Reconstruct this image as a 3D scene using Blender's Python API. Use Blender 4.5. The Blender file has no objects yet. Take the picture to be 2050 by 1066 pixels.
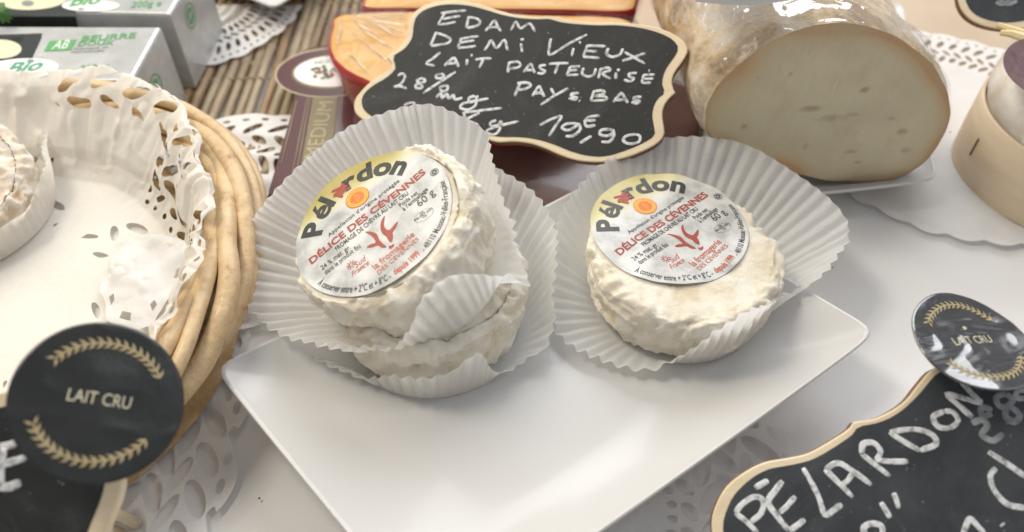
import bpy, math, random
import numpy as np
from mathutils import Vector
random.seed(7)
scene = bpy.context.scene
S = 0.01                                   # geometry is written in centimetres
# ------------------------------------------------------------------ camera
F, PITCH, HC = 1609.0, math.radians(48), 22.0
cam = bpy.data.cameras.new('camera'); cam.sensor_width = 36; cam.lens = F/2050*36
cam.clip_start = 0.01; cam.clip_end = 50
co = bpy.data.objects.new('camera', cam); scene.collection.objects.link(co)
co.location = (0, 0, HC*S); co.rotation_euler = (math.pi/2-PITCH, 0, 0)
scene.camera = co
cam.dof.use_dof = True; cam.dof.focus_distance = 0.245; cam.dof.aperture_fstop = 9
# ------------------------------------------------------------------ light
world = bpy.data.worlds.new('World'); scene.world = world; world.use_nodes = True
wn = world.node_tree; bg = wn.nodes['Background']
bg.inputs[0].default_value = (0.81, 0.82, 0.85, 1); bg.inputs[1].default_value = 0.40
def area(name, loc, target, sx, sy, power, col):
    l = bpy.data.lights.new(name, 'AREA'); l.shape = 'RECTANGLE'; l.size = sx*S; l.size_y = sy*S
    l.energy = power; l.color = col
    o = bpy.data.objects.new(name, l); scene.collection.objects.link(o)
    o.location = Vector(loc)*S
    o.rotation_euler = (Vector(target)-Vector(loc)).to_track_quat('-Z', 'Y').to_euler()
area('shop_window_light', (25, 115, 90), (0, 18, 0), 130, 80, 13.5, (0.97, 0.98, 1.0))
area('warm_ceiling_light', (-70, 65, 95), (-8, 18, 0), 70, 60, 6.0, (1.0, 0.89, 0.72))
area('ceiling_tube_light', (85, 30, 90), (10, 15, 0), 10, 80, 1.6, (0.90, 0.94, 1.0))
area('basket_fill_light', (-30, 22, 62), (-17, 15, 2), 14, 14, 1.4, (1.0, .93, .80))  # added fill lamp, only there to brighten the inside of the basket
scene.view_settings.view_transform = 'Standard'; scene.view_settings.look = 'None'
scene.view_settings.exposure = 0.12; scene.view_settings.gamma = 1
# ------------------------------------------------------------------ geometry helpers
RX = np.array([1., 0, 0]); UP = np.array([0, math.sin(PITCH), math.cos(PITCH)]); FW = np.array([0, math.cos(PITCH), -math.sin(PITCH)])
CAM = np.array([0, 0, HC])
def ray(x, y): return RX*(x-1025)/F + UP*(533-y)/F + FW
def at(x, y, z):
    d = ray(x, y); return CAM + d*((z-HC)/d[2])
def nrm(v): v = np.array(v, float); return v/np.linalg.norm(v)
class Plane:
    """a real plane through p with normal n; on(x,y,h) finds the point of it seen at a photo pixel"""
    def __init__(s, p, n, xdir=(1, 0, 0)):
        s.p = np.array(p, float); s.n = nrm(n); x = np.array(xdir, float); s.x = nrm(x-s.n*(x@s.n)); s.y = np.cross(s.n, s.x)
    def on(s, x, y, h=0.):
        d = ray(x, y); t = ((s.p-CAM)@s.n)/(d@s.n); return CAM+d*t+s.n*h
    def loc(s, u, v, h=0.): return s.p+s.x*u+s.y*v+s.n*h
ORG = {}
def col_link(o): scene.collection.objects.link(o)
def setp(o, label=None, cat=None, group=None, kind=None):
    if label: o['label'] = label
    if cat: o['category'] = cat
    if group: o['group'] = group
    if kind: o['kind'] = kind
    return o
def thing(name, label, cat, loc, group=None):
    o = bpy.data.objects.new(name, None); o.empty_display_size = .01; col_link(o); o.location = Vector([float(a) for a in loc])*S
    ORG[o.name] = np.array(loc, float); return setp(o, label, cat, group)
def mesh(name, V, Fc, mat, parent=None, smooth=True, attrs=None, origin=None):
    V = np.asarray(V, float)
    org = ORG[parent.name] if parent is not None else (np.array(origin, float) if origin is not None else np.zeros(3))
    me = bpy.data.meshes.new(name); me.from_pydata(((V-org)*S).tolist(), [], [list(map(int, f)) for f in Fc])
    me.materials.append(mat)
    if smooth: me.polygons.foreach_set('use_smooth', [True]*len(me.polygons))
    if attrs:
        for k, a in attrs.items():
            at_ = me.attributes.new(k, 'FLOAT', 'POINT'); at_.data.foreach_set('value', np.asarray(a, np.float32))
    me.update()
    o = bpy.data.objects.new(name, me); col_link(o); ORG[o.name] = org
    if parent is not None: o.parent = parent
    else: o.location = Vector(org)*S
    return o
class MB:
    def __init__(s): s.V = []; s.F = []; s.n = 0
    def add(s, V, Fc):
        V = np.asarray(V, float).reshape(-1, 3); s.V.append(V); s.F += [tuple(i+s.n for i in f) for f in Fc]; s.n += len(V)
    def build(s, name, mat, parent=None, **k): return mesh(name, np.vstack(s.V), s.F, mat, parent, **k)
def hsh(ix, iy, iz):
    n = (ix*374761393 + iy*668265263 + iz*2147483647 + 1013904223) & 0xffffffff
    n = ((n ^ (n >> 13))*1274126177) & 0xffffffff
    n = n ^ (n >> 16)
    return (n & 0xffff)/65535.0*2-1
def vn(P, f=1.0, seed=0):
    """value noise, -1..1"""
    Q = np.asarray(P, float)*f + seed*17.31; I = np.floor(Q).astype(np.int64); T = Q-I; T = T*T*T*(T*(T*6-15)+10); r = 0
    for a in (0, 1):
        for b in (0, 1):
            for c in (0, 1):
                w = (T[..., 0] if a else 1-T[..., 0])*(T[..., 1] if b else 1-T[..., 1])*(T[..., 2] if c else 1-T[..., 2])
                r = r + w*hsh(I[..., 0]+a, I[..., 1]+b, I[..., 2]+c)
    return r
def fbm(P, f, o=3, seed=0):
    r = 0; a = 1
    for i in range(o): r = r+a*vn(P, f, seed+i*3); f *= 2.1; a *= .5
    return r
def catmull(P, n, closed=False):
    P = np.asarray(P, float); N = len(P); out = []
    segs = N if closed else N-1
    for i in range(segs):
        p1, p2 = P[i], P[(i+1) % N]
        p0 = P[(i-1) % N] if closed or i > 0 else 2*p1-p2
        p3 = P[(i+2) % N] if closed or i < N-2 else 2*p2-p1
        for k in range(n):
            t = k/n; out.append(.5*((2*p1)+(p2-p0)*t+(2*p0-5*p1+4*p2-p3)*t*t+(3*p1-p0-3*p2+p3)*t**3))
    if not closed: out.append(P[-1])
    return np.array(out)
def resample(P, n, closed=True):
    Q = np.vstack([P, P[:1]]) if closed else P
    d = np.r_[0, np.cumsum(np.linalg.norm(np.diff(Q, axis=0), axis=1))]
    t = np.linspace(0, d[-1], n, endpoint=not closed)
    return np.stack([np.interp(t, d, Q[:, i]) for i in range(Q.shape[1])], 1)
def grid_faces(nu, nv, closed_u=False, off=0):
    f = []
    for i in range(nu if closed_u else nu-1):
        j = (i+1) % nu
        for k in range(nv-1): f.append((off+i*nv+k, off+j*nv+k, off+j*nv+k+1, off+i*nv+k+1))
    return f
def tube(mb, P, rad, seg=8, closed=False, flat=None, up=None, caps=True):
    """tube along P; flat=(w,h): elliptical section, flat side along 'up' normal"""
    P = np.asarray(P, float); n = len(P); T = np.zeros_like(P)
    if closed: T = np.roll(P, -1, 0)-np.roll(P, 1, 0)
    else: T[1:-1] = P[2:]-P[:-2]; T[0] = P[1]-P[0]; T[-1] = P[-1]-P[-2]
    T /= np.linalg.norm(T, axis=1)[:, None]+1e-12
    rad = np.broadcast_to(rad, (n,)); V = []
    ref = np.array(up if up is not None else (0, 0, 1.), float); N = None
    for i in range(n):
        if up is not None or N is None:
            a = np.cross(ref, T[i])
            if np.linalg.norm(a) < 1e-4: a = np.cross((1, 0.1, 0), T[i])
            N = nrm(a)
        else: N = nrm(N-T[i]*(N@T[i]))
        B = np.cross(T[i], N)
        for k in range(seg):
            an = 2*math.pi*k/seg
            if flat: V.append(P[i]+N*math.cos(an)*flat[0]*rad[i]+B*math.sin(an)*flat[1])
            else: V.append(P[i]+(N*math.cos(an)+B*math.sin(an))*rad[i])
    Fc = []
    for i in range(n if closed else n-1):
        j = (i+1) % n
        for k in range(seg): l = (k+1) % seg; Fc.append((i*seg+k, i*seg+l, j*seg+l, j*seg+k))
    if not closed and caps: Fc += [tuple(range(seg))[::-1], tuple((n-1)*seg+k for k in range(seg))]
    mb.add(V, Fc)
def clip_grid(X, Y, Fv, wrap=False):
    """solid part (Fv>0) of a grid, with smooth cut edges -> uv verts, faces"""
    nu, nv = X.shape; uv = np.stack([X.ravel(), Y.ravel()], 1); f = Fv.ravel(); extra = []; faces = []; used = {}
    idx = np.arange(nu*nv).reshape(nu, nv)
    a = idx[:-1, :-1].ravel(); b = idx[1:, :-1].ravel(); c = idx[1:, 1:].ravel(); d = idx[:-1, 1:].ravel()
    pos = (f[a] > 0).astype(int)+(f[b] > 0)+(f[c] > 0)+(f[d] > 0)
    full = np.stack([a, b, c, d], 1)[pos == 4]; faces = full.tolist()
    part = np.stack([a, b, c, d], 1)[(pos > 0) & (pos < 4)]; cache = {}; base = nu*nv
    def cut(i, j):
        k = (min(i, j), max(i, j))
        if k not in cache:
            t = f[i]/(f[i]-f[j]); extra.append(uv[i]+(uv[j]-uv[i])*t); cache[k] = base+len(extra)-1
        return cache[k]
    for q in part:
        for tri in ((q[0], q[1], q[2]), (q[0], q[2], q[3])):
            out = []
            for m in range(3):
                i, j = tri[m], tri[(m+1) % 3]
                if f[i] > 0: out.append(int(i))
                if (f[i] > 0) != (f[j] > 0): out.append(cut(int(i), int(j)))
            if len(out) >= 3: faces.append(out)
    alluv = np.vstack([uv]+([np.array(extra)] if extra else []))
    keep = np.zeros(len(alluv), bool)
    for q in faces:
        for i in q: keep[i] = True
    m = np.cumsum(keep)-1
    return alluv[keep], [[m[i] for i in q] for q in faces]
# ------------------------------------------------------------------ text
_tc = {}
def refine(V, Fc, ml):
    V = [tuple(v) for v in V]; out = []; st = []; cache = {}
    for f in Fc:
        for i in range(1, len(f)-1): st.append((f[0], f[i], f[i+1]))
    while st:
        a, b, c = st.pop(); e = [(math.dist(V[a], V[b]), a, b, c), (math.dist(V[b], V[c]), b, c, a), (math.dist(V[c], V[a]), c, a, b)]; L, p, q, o = max(e)
        if L <= ml: out.append((a, b, c)); continue
        k = (min(p, q), max(p, q))
        if k not in cache: V.append(((V[p][0]+V[q][0])/2, (V[p][1]+V[q][1])/2)); cache[k] = len(V)-1
        m = cache[k]; st.append((p, m, o)); st.append((m, q, o))
    return np.array(V), out
def text_geo(s, bold=0., shear=0., res=3):
    k = (s, bold, shear)
    if k in _tc: return _tc[k]
    c = bpy.data.curves.new('t', 'FONT'); c.body = s; c.offset = bold; c.shear = shear; c.resolution_u = res; c.size = 1
    o = bpy.data.objects.new('t', c); me = bpy.data.meshes.new_from_object(o)
    V = np.array([v.co[:2] for v in me.vertices]) if len(me.vertices) else np.zeros((0, 2)); Fc = [tuple(p.vertices) for p in me.polygons]
    bpy.data.objects.remove(o); bpy.data.curves.remove(c); bpy.data.meshes.remove(me)
    if len(V): V = V/0.70; w0 = V[:, 0].min(); V = V-[w0, 0]
    w = V[:, 0].max() if len(V) else .3
    if len(V): V, Fc = refine(V, Fc, .42)
    _tc[k] = (V, Fc, w); return _tc[k]
def text_line(mb, s, A, B, height, fn, bold=0., shear=0., bow=0.):
    """baseline A->B in (u,v), cap height; fn maps (u,v)->3D"""
    V, Fc, w = text_geo(s, bold, shear); A = np.array(A, float); B = np.array(B, float); L = np.linalg.norm(B-A); x = (B-A)/L; y = np.array([-x[1], x[0]])
    t = V[:, 0]/w; P = A+np.outer(t*L, x)+np.outer(V[:, 1]*height+bow*4*t*(1-t), y)
    mb.add(np.array([fn(*p) for p in P]), Fc)
def text_arc(mb, s, a0, a1, r, height, fn, bold=0., inward=False):
    """letters along a circle; a0->a1 degrees; inward: tops toward the centre"""
    V, Fc, w = text_geo(s, bold); t = V[:, 0]/w; a = np.radians(a0+(a1-a0)*t)
    rr = r+(-1 if inward else 1)*V[:, 1]*height
    mb.add(np.array([fn(q*math.cos(b), q*math.sin(b)) for q, b in zip(rr, a)]), Fc)
def ribbon(mb, pts, plane, w, conv, h=0.012, lift=0.01, smooth=4, taper=False):
    P = np.array(pts, float); P = catmull(P, smooth) if len(P) > 2 else resample(P, 6, False)
    Q = np.array([plane.on(*conv(x, y), lift) for x, y in P])
    r = np.ones(len(Q)); k = len(Q); r[0] = .72; r[-1] = .66
    r = r*(1+.16*vn(Q, 2.2, 5)+.08*vn(Q, 8, 6))
    tube(mb, Q, r, 8, False, flat=(w/2, h*.35), up=plane.n)
# ------------------------------------------------------------------ materials
def M(name, color=(.8, .8, .8), rough=.5, **k):
    m = bpy.data.materials.new(name); m.use_nodes = True; b = m.node_tree.nodes['Principled BSDF']
    b.inputs['Base Color'].default_value = (*color, 1); b.inputs['Roughness'].default_value = rough
    for a, v in k.items(): b.inputs[a].default_value = v
    return m
def nd(m, t, **k):
    n = m.node_tree.nodes.new(t)
    for a, v in k.items():
        if isinstance(a, str) and hasattr(n, a): setattr(n, a, v)
        else: n.inputs[a].default_value = v
    return n
def lk(m, a, b): m.node_tree.links.new(a, b)
def B(m): return m.node_tree.nodes['Principled BSDF']
def noise(m, scale, detail=4, rough=.55, coord='Object', stretch=None, dist=0):
    tc = nd(m, 'ShaderNodeTexCoord'); n = nd(m, 'ShaderNodeTexNoise'); n.inputs['Scale'].default_value = scale; n.inputs['Detail'].default_value = detail
    n.inputs['Roughness'].default_value = rough; n.inputs['Distortion'].default_value = dist
    if stretch:
        mp = nd(m, 'ShaderNodeMapping'); mp.inputs['Scale'].default_value = stretch; lk(m, tc.outputs[coord], mp.inputs[0]); lk(m, mp.outputs[0], n.inputs[0])
    else: lk(m, tc.outputs[coord], n.inputs[0])
    return n
def ramp(m, fac, stops):
    r = nd(m, 'ShaderNodeValToRGB'); e = r.color_ramp.elements
    while len(e) < len(stops): e.new(.5)
    for i, (p, c) in enumerate(stops): e[i].position = p; e[i].color = (*c, 1)
    lk(m, fac, r.inputs[0]); return r
def bump(m, fac, strength, dist=.001, prev=None):
    b = nd(m, 'ShaderNodeBump'); b.inputs['Strength'].default_value = strength; b.inputs['Distance'].default_value = dist
    lk(m, fac, b.inputs['Height'])
    if prev: lk(m, prev.outputs[0], b.inputs['Normal'])
    lk(m, b.outputs[0], B(m).inputs['Normal']); return b
def mix(m, fac, a, b):
    x = nd(m, 'ShaderNodeMix'); x.data_type = 'RGBA'
    if isinstance(fac, (int, float)): x.inputs[0].default_value = fac
    else: lk(m, fac, x.inputs[0])
    for i, v in ((6, a), (7, b)):
        if isinstance(v, tuple): x.inputs[i].default_value = (*v, 1)
        else: lk(m, v, x.inputs[i])
    return x.outputs[2]
def noisy(name, c0, c1, scale, rough=.5, bs=.3, bscale=None, bd=.0006, detail=4, lo=.35, hi=.65, stretch=None, **k):
    m = M(name, c0, rough, **k); n = noise(m, scale, detail, stretch=stretch); r = ramp(m, n.outputs[0], [(lo, c0), (hi, c1)]); lk(m, r.outputs[0], B(m).inputs['Base Color'])
    if bs: n2 = noise(m, bscale or scale*4, 5, stretch=stretch); bump(m, n2.outputs[0], bs, bd)
    return m
def paper_mat(name, c, transl=.35, bs=.15, rough=.75):
    m = M(name, c, rough); nt = m.node_tree; out = nt.nodes['Material Output']; b = B(m)
    n = noise(m, 900, 4); r = ramp(m, n.outputs[0], [(.3, tuple(x*.94 for x in c)), (.7, c)]); lk(m, r.outputs[0], b.inputs['Base Color'])
    n2 = noise(m, 260, 5); bump(m, n2.outputs[0], bs, .0006)
    t = nd(m, 'ShaderNodeBsdfTranslucent'); t.inputs[0].default_value = (*c, 1); mx = nd(m, 'ShaderNodeMixShader'); mx.inputs[0].default_value = transl
    lk(m, b.outputs[0], mx.inputs[1]); lk(m, t.outputs[0], mx.inputs[2]); lk(m, mx.outputs[0], out.inputs[0]); return m
def film_mat(name, bs=.6, scale=90, tint=(1, 1, 1), base=.06, gain=1.0, st=(1, 1, 2.2)):
    """clear cling film: mostly transparent, mirror-like at grazing angles and on wrinkles"""
    m = M(name, (1, 1, 1), .06); nt = m.node_tree; out = nt.nodes['Material Output']; nt.nodes.remove(B(m))
    tr = nd(m, 'ShaderNodeBsdfTransparent'); tr.inputs[0].default_value = (*tint, 1); g = nd(m, 'ShaderNodeBsdfGlossy'); g.inputs['Roughness'].default_value = .07
    n = noise(m, scale, 3, .5, stretch=st, dist=1.2); bp = nd(m, 'ShaderNodeBump'); bp.inputs['Strength'].default_value = bs; bp.inputs['Distance'].default_value = .002
    lk(m, n.outputs[0], bp.inputs['Height']); lk(m, bp.outputs[0], g.inputs['Normal'])
    fr = nd(m, 'ShaderNodeFresnel'); fr.inputs[0].default_value = 1.42; lk(m, bp.outputs[0], fr.inputs['Normal'])
    ml = nd(m, 'ShaderNodeMath', operation='MULTIPLY'); lk(m, fr.outputs[0], ml.inputs[0]); ml.inputs[1].default_value = gain; ad = nd(m, 'ShaderNodeMath', operation='ADD'); lk(m, ml.outputs[0], ad.inputs[0]); ad.inputs[1].default_value = base; ad.use_clamp = True
    mx = nd(m, 'ShaderNodeMixShader'); lk(m, ad.outputs[0], mx.inputs[0]); lk(m, tr.outputs[0], mx.inputs[1]); lk(m, g.outputs[0], mx.inputs[2]); lk(m, mx.outputs[0], out.inputs[0]); return m
m_cloth = noisy('tablecloth', (.80, .785, .77), (.85, .84, .83), 14, .8, .25, 1500, .0003)
m_beige = noisy('kraft_paper', (.50, .39, .28), (.56, .45, .33), 20, .75, .2, 500, .0004)
m_doily = paper_mat('doily_paper', (.90, .89, .87), .25, .35)
m_bdoily = paper_mat('basket_doily_paper', (.90, .87, .80), .30, .4)
m_cup = paper_mat('greaseproof_paper', (.95, .95, .935), .62, .12, .5)
m_plate = M('white_porcelain', (.60, .59, .575), .32, **{'Coat Weight': .22, 'Coat Roughness': .10})
n = noise(m_plate, 30, 2); bump(m_plate, n.outputs[0], .03, .002)
m_wood = noisy('pale_wood_frame', (.74, .60, .40), (.82, .70, .50), 40, .6, .3, 300, .0003, stretch=(1, 5, 1))
m_woodedge = noisy('dark_wood_edge', (.16, .08, .035), (.26, .14, .07), 90, .7, .3, 300)  # dark brown side of the sign boards
m_slate = noisy('blackboard_paint', (.009, .011, .010), (.017, .019, .018), 55, .62, .25, 700, .0002, detail=8)
m_slate2 = noisy('blackboard_paint_dusty', (.022, .026, .030), (.045, .050, .056), 60, .60, .25, 700, .0002, detail=8)
m_chalk = noisy('white_marker', (.22, .23, .23), (.74, .75, .75), 620, .8, .4, 700, .0002, lo=.30, hi=.56, detail=7)
m_chalkgrey = noisy('worn_grey_marker', (.16, .17, .18), (.36, .37, .38), 300, .8, .3, 700, .0002)
m_rod = noisy('peeled_willow', (.42, .27, .14), (.66, .48, .27), 45, .5, .35, 260, .0005, detail=6, lo=.25, hi=.55, **{'Coat Weight': .15})
b_ = noise(m_rod, 120, 6, .7, stretch=(1, 1, .6)); r_ = ramp(m_rod, b_.outputs[0], [(.30, (.30, .17, .08)), (.40, (.55, .38, .20)), (.55, (.66, .48, .27)), (.75, (.72, .56, .36))]); lk(m_rod, r_.outputs[0], B(m_rod).inputs['Base Color']); n_ = noise(m_rod, 420, 6, .7); bump(m_rod, n_.outputs[0], .55, .0009)
m_black = noisy('black_card', (.011, .012, .012), (.018, .019, .018), 60, .30, .25, 80, .0015, **{'Coat Weight': .3, 'Coat Roughness': .15})
m_blackgloss = noisy('black_laminate', (.008, .008, .009), (.013, .013, .013), 60, .22, 0, **{'Coat Weight': 1.0, 'Coat Roughness': .04, 'Coat IOR': 2.1})
nb = noise(m_blackgloss, 70, 2, .5, stretch=(1, 2.2, 1), dist=.8); bump(m_blackgloss, nb.outputs[0], .5, .0030)
m_gold = M('gold_print', (.40, .32, .17), .5)
m_tagtext = M('cream_print', (.62, .57, .42), .5)
for m_ in (m_slate, m_slate2):
    b0 = B(m_).inputs['Base Color'].links[0].from_socket; d_ = noise(m_, 26, 9, .72, dist=1.5); rr_ = ramp(m_, d_.outputs[0], [(.50, (0, 0, 0)), (.78, (.30, .30, .30))])
    e_ = noise(m_, 900, 2, .5); r2_ = ramp(m_, e_.outputs[0], [(.70, (0, 0, 0)), (.76, (.5, .5, .5))]); lk(m_, mix(m_, r2_.outputs[0], mix(m_, rr_.outputs[0], b0, (.16, .165, .17)), (.30, .31, .31)), B(m_).inputs['Base Color'])
# mottled white-mould rind
def rind_mat(name, white, cream, brown):
    m = M(name, white, .85, **{'Subsurface Weight': .12, 'Subsurface Radius': (.004, .003, .002)})
    m.node_tree.nodes['Principled BSDF'].inputs['Subsurface Scale'].default_value = .4
    n = noise(m, 110, 7, .6, dist=.4); r = ramp(m, n.outputs[0], [(.34, brown), (.50, cream), (.62, white)])
    a = nd(m, 'ShaderNodeAttribute'); a.attribute_name = 'ridge'
    ra = ramp(m, a.outputs['Fac'], [(.35, (0, 0, 0)), (.8, (.55, .55, .55))])
    c = mix(m, ra.outputs[0], r.outputs[0], white); lk(m, c, B(m).inputs['Base Color'])
    n2 = noise(m, 330, 6, .65); b1 = bump(m, n2.outputs[0], .40, .0010)
    n4 = noise(m, 150, 2, .5, dist=1.2); m4 = nd(m, 'ShaderNodeMath', operation='SUBTRACT'); lk(m, n4.outputs[0], m4.inputs[0]); m4.inputs[1].default_value = .5
    m5 = nd(m, 'ShaderNodeMath', operation='ABSOLUTE'); lk(m, m4.outputs[0], m5.inputs[0]); b2 = bump(m, m5.outputs[0], .45, .0014, b1); b2.invert = True
    n3 = noise(m, 1500, 3, .6); bump(m, n3.outputs[0], .35, .0005, b2); return m
m_rind = rind_mat('white_mould_rind', (.83, .79, .70), (.77, .69, .54), (.66, .56, .40))
# ------------------------------------------------------------------ table
g = np.linspace(-1, 1, 161); X, Y = np.meshgrid(g*90, 30+g*90, indexing='ij')
Z = .05*vn(np.stack([X, Y, X*0], -1), .16, 1)-.05
P3 = np.stack([X, Y, Z-.02], -1).reshape(-1, 3)
t = mesh('tablecloth', P3, grid_faces(161, 161), m_cloth); setp(t, 'creamy white cloth lying over the whole cheese counter', kind='structure')
def wavy_sheet(name, quad, z, mat, n=40):
    A, Bq, C, D = [np.array(q, float) for q in quad]; V = []
    for i in range(n):
        for j in range(n):
            u, v = i/(n-1), j/(n-1); p = (A*(1-u)+Bq*u)*(1-v)+(D*(1-u)+C*u)*v; V.append([p[0], p[1], z])
    V = np.array(V); V[:, 2] += .03*vn(V, .4, 2); return mesh(name, V, grid_faces(n, n), mat)
k = wavy_sheet('kraft_sheet', [(2, 29.5), (60, 27), (60, 70), (2, 70)], .05, m_beige)
setp(k, 'beige paper sheet under the far right side of the counter', 'paper sheet')
# ------------------------------------------------------------------ bamboo mat
mat_t = thing('bamboo_mat', 'mat of thin brown bamboo canes tied with thread, behind the wicker basket', 'bamboo mat', (-10, 34, 0))
bam = []
for k, (c0, c1) in enumerate([((.15, .10, .055), (.32, .23, .13)), ((.20, .14, .08), (.38, .29, .18)), ((.17, .105, .05), (.34, .22, .115)), ((.24, .18, .11), (.42, .34, .22)), ((.22, .16, .09), (.38, .30, .18))]):
    bam.append(noisy('bamboo_cane', c0, c1, 130, .5, .4, 600, .0006, detail=5, lo=.3, hi=.65, stretch=(2.5, .35, 2.5)))
protos = []
for k in range(9):
    y = np.linspace(25, 46, 85); rad = .212+.02*math.sin(k)+.012*np.sin(y*.8+k*2)
    for nd_ in [25+((k*3.7+j*(5.2+k*.31)) % 21) for j in range(4)]: rad = rad+.055*np.exp(-((y-nd_)/.16)**2)-.03*np.exp(-((y-nd_-.28)/.12)**2)
    Pp = np.stack([.05*np.sin(y*.35+k*1.9), y-34, .23+0*y], 1); mb = MB(); tube(mb, Pp, rad, 9); V = np.vstack(mb.V)
    me = bpy.data.meshes.new('cane'); me.from_pydata((V*S).tolist(), [], mb.F); me.materials.append(bam[k % 5]); me.polygons.foreach_set('use_smooth', [True]*len(me.polygons)); protos.append(me)
for i in range(50):
    o = bpy.data.objects.new('cane', protos[random.randrange(9)]); col_link(o); o.parent = mat_t
    o.location = Vector(((-22+i*.50+random.uniform(-.04, .04)+10)*S, random.uniform(-1.2, .5)*S, random.uniform(-.02, .05)*S)); o.rotation_euler = (0, 0, random.uniform(-.012, .012))
m_thread = M('cotton_thread', (.36, .28, .18), .8)
for y0 in (31.0, 37.5):
    mb = MB(); x = np.arange(-22.3, 3.2, .1); ph = (x+22)/.50*math.pi
    for s in (0, 1): tube(mb, np.stack([x, y0+(x+12)*.03+.035*np.sin(ph*.7+s), .32+.13*np.abs(np.cos(ph))+.01*s], 1), .028, 5)
    mb.build('binding_thread', m_thread, mat_t)
# ------------------------------------------------------------------ doilies
def circ3(a, b, c):
    ax, ay = a[:2]; bx, by = b[:2]; cx, cy = c[:2]; d = 2*(ax*(by-cy)+bx*(cy-ay)+cx*(ay-by))
    ux = ((ax*ax+ay*ay)*(by-cy)+(bx*bx+by*by)*(cy-ay)+(cx*cx+cy*cy)*(ay-by))/d
    uy = ((ax*ax+ay*ay)*(cx-bx)+(bx*bx+by*by)*(ax-cx)+(cx*cx+cy*cy)*(bx-ax))/d
    return np.array([ux, uy]), math.hypot(ax-ux, ay-uy)
def lace(r, th, R, n=26, seed=0, deep=4.6, op=1.0):
    """>0 where there is paper; rings of petal, leaf and dot shaped holes behind a scalloped edge"""
    f = R*(0.972+.028*np.abs(np.cos(th*n/2+.4)))-r
    def holes(rc, hr, cnt, frac, slant, ph, pw=2.0):
        a = th*cnt/(2*np.pi)+ph+slant*(r-rc); w = (a-np.floor(a)-.5)*2
        return ((np.abs(w)/min(frac*op, .86))**pw+(np.abs(r-rc)/(hr*(1+.25*(op > 1))))**pw-1)*hr*.6
    e = R-r
    for rc, hr, c, fr, sl, ph in [(R-.42, .10, n*3, .42, 0, .1), (R-1.05, .34, n*2, .50, .75, .2), (R-1.75, .22, n*2, .55, -1.1, .6), (R-2.35, .30, n*2, .62, .9, .1), (R-3.05, .30, n*2, .66, -.9, .35), (R-3.7, .20, n*2, .5, .6, .8), (R-4.2, .13, n*3, .4, 0, .5), (R-5.3, .26, n, .45, .7, .3), (R-6.0, .20, n, .4, -.8, .1), (R-6.7, .24, n//2*2, .3, .9, .7)]:
        if R-rc <= deep: f = np.minimum(f, holes(rc, hr, c, fr, sl, ph))
    return f
def doily(name, c, R, z, label, a0=0, a1=360, r0=0, n=26, deep=4.6, mat=None, zfun=None, group='paper lace doilies', solid=None, op=1.0):
    nt = int((a1-a0)/360*2*math.pi*R/.09); nr = int((R-r0)/.075)
    th, r = np.meshgrid(np.radians(np.linspace(a0, a1, nt)), np.linspace(max(r0, .01), R*1.005, nr), indexing='ij')
    lf = lace(r, th, R, n, deep=deep, op=op)
    if solid: lf = np.where(R*.97-r > .1, np.maximum(lf, solid(r*np.cos(th), r*np.sin(th))), lf)
    uv, Fc = clip_grid(th, r, lf); x = c[0]+uv[:, 1]*np.cos(uv[:, 0]); y = c[1]+uv[:, 1]*np.sin(uv[:, 0])
    V = np.stack([x, y, x*0], 1); V[:, 2] = z+.07*(1+vn(V, .5, 3))+.03*(1+vn(V, 1.3, 4))
    if zfun: V = zfun(V)
    o = mesh(name, V, Fc, mat or m_doily, origin=(c[0], c[1], z)); return setp(o, label, 'doily', group)
ca, Ra = circ3(at(380, 138, .6), at(480, 112, .6), at(600, 25, .6))
doily('paper_doily', ca, Ra, .50, 'white lace doily lying on the bamboo canes behind the butter packs', 200, 360, max(0, Ra-9), n=30)
cb = at(470, 420, .5)[:2]; Rb = at(480, 231, .5)[1]-cb[1]
doily('paper_doily', cb, Rb, .50, 'white lace doily between the wicker basket and the maroon MEDIUM pack', n=14, deep=3.2,
      zfun=lambda V: V*[1, 1, 1]+np.stack([0*V[:, 0], 0*V[:, 0], -.25*np.clip((27.0-V[:, 1])/3, 0, 1)+.10*np.sin(V[:, 1]*5+V[:, 0]*1.2)*np.clip((27.5-V[:, 1])/1.5, 0, 1)], 1))
cd, Rd = circ3(at(506, 720, .1), at(497, 860, .1), at(448, 1050, .1))
doily('paper_doily', cd, Rd, .06, 'white lace doily between the wicker basket and the left edge of the large plate', -80, 80, max(0, Rd-7), n=int(Rd*2.3), deep=4.6, op=1.4)
ce = at(1130, 1010, .1)[:2]; Re = 7.3
doily('paper_doily', ce, Re, .06, 'white lace doily peeking out under the large plate beside the PÉLARDON sign', -100, 60, 0, n=15, deep=4.6, op=1.4)
cf = (at(1915, 66, .1)[:2]+at(1900, 500, .1)[:2])/2; Rf = (at(1915, 66, .1)[1]-at(1900, 500, .1)[1])/2
doily('paper_doily', cf, Rf, .10, 'white lace doily under the round wooden cheese box at the right edge', n=34, deep=2.4, solid=lambda x, y: .35*(1-y))
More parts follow.
